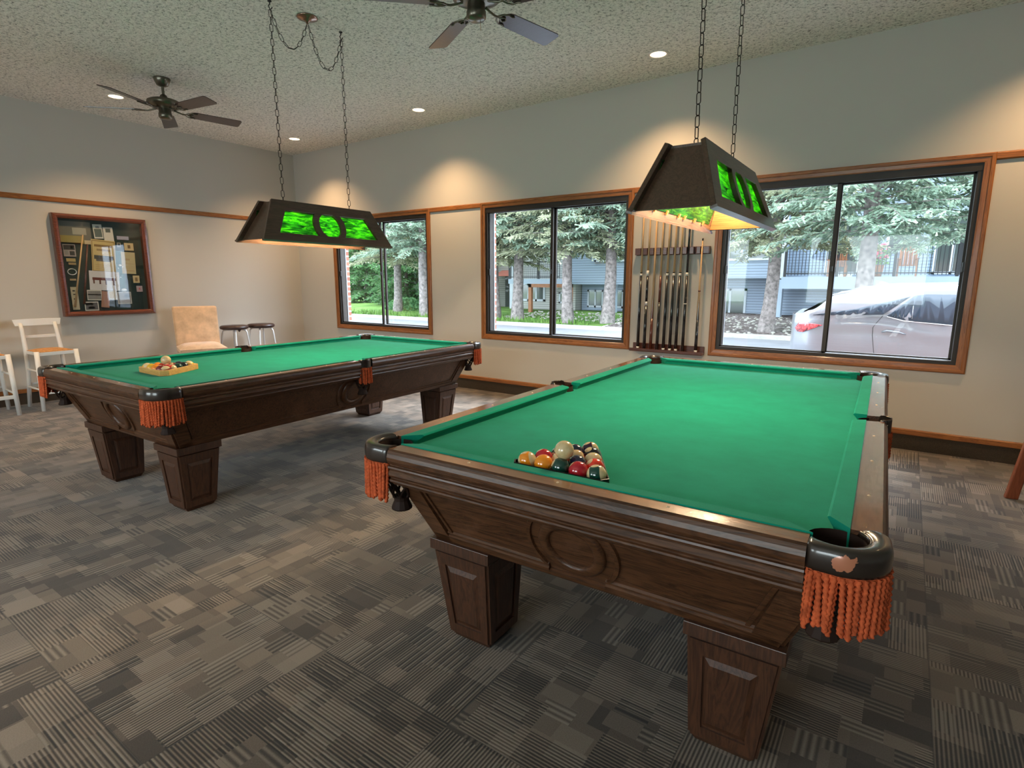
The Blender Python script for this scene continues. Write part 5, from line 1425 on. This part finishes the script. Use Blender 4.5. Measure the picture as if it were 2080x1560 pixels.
# ---- silver car parked outside the large window
def mk_carpaint():
    g = G('silver_car_paint'); 
    return g.done(g.bsdf((0.20, 0.215, 0.24), 0.30, 0.5, 0.5, 0.5, 0.08))
M['carpaint'] = mk_carpaint()
M['carglass'] = plain('tinted_car_glass', (0.03, 0.045, 0.065), 0.06, spec=0.35)
def mk_tail():
    g = G('red_tail_lens'); v = g.obj((1, 1, 1)); f = g.noise(v, 14, 3, 0.6, 1.0)
    return g.done(g.bsdf(g.ramp(f, [(0.40, (0.10, 0.0, 0.005)), (0.5, (0.62, 0.01, 0.02)), (0.62, (0.85, 0.10, 0.10))]), 0.1, coat=0.8))
M['tail'] = mk_tail()
M['tyre'] = plain('black_tyre', (0.02, 0.02, 0.02), 0.8)
def car():
    Y0 = 7.60
    t = thing('parked_car', 'silver sport utility car parked outside the large window', 'car', (0, 0, 0))
    XR_, XF_ = -1.150, 3.55
    def lerp(pts, x):
        if x <= pts[0][0]: return pts[0][1]
        for (a, b), (c, d) in zip(pts[:-1], pts[1:]):
            if x <= c:
                f = (x - a) / (c - a); f = f * f * (3 - 2 * f); return b + (d - b) * f
        return pts[-1][1]
    belt = [(-1.15, 0.905), (-0.30, 0.93), (0.4, 0.835), (1.6, 0.78), (2.4, 0.76), (3.55, 0.62)]
    roofz = [(-1.10, 0.90), (-0.98, 0.95), (-0.68, 1.145), (-0.46, 1.205), (-0.1, 1.245), (0.6, 1.262), (1.3, 1.22), (1.9, 1.02), (2.35, 0.80), (3.2, 0.70), (3.55, 0.60)]
    bottom0 = -0.14
    wheels = [(-0.36, -0.45 + 0.37), (2.45, -0.45 + 0.37)]; ra = 0.405
    def zlow(x):
        z = bottom0
        for wx, wz in wheels:
            d = abs(x - wx)
            if d < ra: z = max(z, wz + sqrt(ra * ra - d * d) * 1.0 + 0.14 if False else wz + sqrt(ra * ra - d * d))
        return z
    def f(x, z):
        y = Y0
        b = lerp(belt, x)
        if z > b: y += 0.42 * (z - b)
        else: y += 0.10 * ((z - 0.55) / 0.45) ** 2 * (1 if z < 0.55 else 0.25)
        if z < b: y += 0.030 * max(0, 1 - abs(z - (b - 0.17)) / 0.12) * 0 - 0.018 * max(0, 1 - abs(z - (b - 0.10)) / 0.10)
        for wx, wz in wheels:
            d = sqrt((x - wx) ** 2 + (z - wz) ** 2); y -= 0.045 * max(0, 1 - abs(d - ra - 0.03) / 0.12)
        rr = max(0, -0.62 - x); y += 0.95 * rr ** 2
        ff = max(0, x - 2.7); y += 0.45 * ff ** 2
        return y
    xs = []
    x = XR_
    while x < XF_ + 1e-6: xs.append(x); x += 0.04
    nz = 30; m = MB(); vs = []; WID = 0.93
    for x in xs:
        z0, z1 = zlow(x), lerp(roofz, x)
        for j in range(nz + 1):
            z = z0 + (z1 - z0) * j / nz; vs.append((x, f(x, z), z))
    n = nz + 1
    fs = [(i * n + j, (i + 1) * n + j, (i + 1) * n + j + 1, i * n + j + 1) for i in range(len(xs) - 1) for j in range(nz)]
    m.add(vs, fs, 0, True)
    # roof / bonnet skin towards the centre line, mirrored far side
    yc = Y0 + WID; vs = []; nr = 8
    for x in xs:
        z1 = lerp(roofz, x); y1 = f(x, z1)
        for j in range(nr * 2 + 1):
            u = j / (nr * 2); y = y1 + (2 * yc - 2 * y1) * u; vs.append((x, y, z1 + 0.045 * (1 - (2 * u - 1) ** 2)))
    n = nr * 2 + 1
    m.add(vs, [(i * n + j, (i + 1) * n + j, (i + 1) * n + j + 1, i * n + j + 1) for i in range(len(xs) - 1) for j in range(nr * 2)], 0, True)
    far = [(x, 2 * yc - y, z) for x, y, z in m.v[:len(xs) * (nz + 1)]]; n = nz + 1
    m.add(far, [(i * n + j, i * n + j + 1, (i + 1) * n + j + 1, (i + 1) * n + j) for i in range(len(xs) - 1) for j in range(nz)], 0, True)
    # tailgate and bumper closing the rear
    vs = []; cols = 14
    for j in range(nz + 1):
        z = zlow(XR_) + (lerp(roofz, XR_) - zlow(XR_)) * j / nz; y0 = f(XR_, z)
        for k in range(cols + 1):
            u = k / cols; vs.append((XR_ - 0.10 * (1 - (2 * u - 1) ** 2) - 0.05 * max(0, 1 - abs(z - 0.15) / 0.25), y0 + (2 * yc - 2 * y0) * u, z))
    n = cols + 1
    m.add(vs, [(j * n + k, j * n + k + 1, (j + 1) * n + k + 1, (j + 1) * n + k) for j in range(nz) for k in range(cols)], 0, True)
    body = m.build('body', M['carpaint'], t)
    def patch(name, pts, mat, off=0.006, par=t, dens=6):
        # filled outline laid on the bodyside
        import bmesh
        P_ = []
        for (a, b), (c, d) in zip(pts, pts[1:] + pts[:1]):
            for q in range(dens): P_.append((a + (c - a) * q / dens, b + (d - b) * q / dens))
        bm = bmesh.new(); vs = [bm.verts.new((x, 0, z)) for x, z in P_]; bm.faces.new(vs)
        bmesh.ops.triangulate(bm, faces=bm.faces)
        for _ in range(2):
            bmesh.ops.subdivide_edges(bm, edges=bm.edges, cuts=1)
        for v in bm.verts: v.co.y = f(v.co.x, v.co.z) - off
        bmesh.ops.recalc_face_normals(bm, faces=bm.faces)
        me = bpy.data.meshes.new(name); bm.to_mesh(me); bm.free(); me.materials.append(mat)
        for p in me.polygons: p.use_smooth = True
        o = bpy.data.objects.new(name, me); C.objects.link(o); o.parent = par
        sd = o.modifiers.new('thick', 'SOLIDIFY'); sd.thickness = 0.004; sd.offset = 0
        return o
    patch('quarter_window', [(-0.93, 0.905), (-0.70, 0.955), (-0.49, 0.990), (-0.22, 1.068), (0.0, 1.135), (0.02, 1.140), (-0.215, 0.938)], M['carglass'])
    patch('rear_door_window', [(-0.175, 0.925), (0.055, 1.148), (0.16, 1.165), (0.95, 1.165), (1.0, 0.835), (0.44, 0.850), (-0.015, 0.885)], M['carglass'])
    patch('front_door_window', [(1.06, 0.83), (1.02, 1.16), (1.25, 1.13), (1.95, 0.87), (1.9, 0.82)], M['carglass'])
    MB().tube([(0.058, f(0.058, 0.90) - 0.008, 0.90), (0.056, f(0.056, 1.05) - 0.008, 1.04)], 0.005, 5).build('window_divider', M['carpaint'], t)
    patch('tail_light', [(-1.128, 0.735), (-1.08, 0.808), (-1.018, 0.818), (-0.80, 0.793), (-1.03, 0.690), (-1.10, 0.690)], M['tail'], 0.012)
    sc = [(-0.215, 0.922), (-0.262, 0.85), (-0.295, 0.79), (-0.292, 0.70), (-0.262, 0.52), (-0.24, 0.42)]
    MB().tube([(x, f(x, z) - 0.001, z) for x, z in sc], 0.0032, 5).build('door_seam', M['black'], t)
    wl = [(-0.175, 0.917), (-0.02, 0.875), (0.44, 0.842), (1.0, 0.828)]
    MB().tube([(x, f(x, z) - 0.004, z) for x, z in wl], 0.005, 5).build('window_trim', M['chrome'], t)
    hd = MB(); hp = [(-0.205, 0.742), (-0.16, 0.758), (-0.05, 0.748), (0.02, 0.728)]
    hd.tube([(x, f(x, z) - (0.016 if 0 < i < 3 else 0.002), z) for i, (x, z) in enumerate(hp)], [0.008, 0.012, 0.012, 0.006], 8); hd.build('door_handle', M['carpaint'], t)
    # shark fin antenna, spoiler, rear glass
    MB().hexa([(-0.36, yc - 0.02, 1.255), (-0.17, yc - 0.02, 1.27), (-0.17, yc + 0.02, 1.27), (-0.36, yc + 0.02, 1.255)], [(-0.355, yc - 0.004, 1.325), (-0.30, yc - 0.004, 1.318), (-0.30, yc + 0.004, 1.318), (-0.355, yc + 0.004, 1.325)]).build('antenna_fin', M['carpaint'], t)
    MB().hexa([(-0.80, Y0 + 0.20, 1.115), (-0.45, Y0 + 0.17, 1.16), (-0.45, 2 * yc - Y0 - 0.17, 1.16), (-0.80, 2 * yc - Y0 - 0.20, 1.115)],
              [(-0.80, Y0 + 0.20, 1.145), (-0.45, Y0 + 0.17, 1.222), (-0.45, 2 * yc - Y0 - 0.17, 1.222), (-0.80, 2 * yc - Y0 - 0.20, 1.145)]).build('spoiler', M['carpaint'], t, bevel=0.008)
    MB().add([(-1.06, Y0 + 0.22, 0.935), (-1.06, 2 * yc - Y0 - 0.22, 0.935), (-0.70, 2 * yc - Y0 - 0.24, 1.165), (-0.70, Y0 + 0.24, 1.165)], [(0, 1, 2, 3)]).build('rear_window', M['carglass'], t)
    for wx, wz in wheels:
        for yy in (Y0 + 0.05, 2 * yc - Y0 - 0.27):
            w = MB(); Rm = Matrix.Translation((wx, yy, wz)) @ Matrix.Rotation(radians(-90), 4, 'X')
            w.lathe([(0.24, 0.0), (0.34, 0.0), (0.365, 0.03), (0.365, 0.19), (0.34, 0.22), (0.24, 0.22)], 32); wo = w.xf(lambda p, Rm=Rm: Rm @ p).build('wheel', M['tyre'], t)
            h = MB(); h.lathe([(0, 0.03), (0.05, 0.02), (0.24, 0.05), (0.25, 0.01)], 32); h.xf(lambda p, Rm=Rm: Rm @ p).build('hub', M['chrome'], wo)
        a = MB(); a.box((wx - 0.39, Y0 + 0.10, wz - 0.1), (wx + 0.39, 2 * yc - Y0 - 0.10, wz + 0.38)); a.build('wheel_arch', M['black'], t)
    MB().box((-1.0, Y0 + 0.12, -0.20), (3.4, 2 * yc - Y0 - 0.12, 0.3)).build('underbody', M['black'], t)
car()
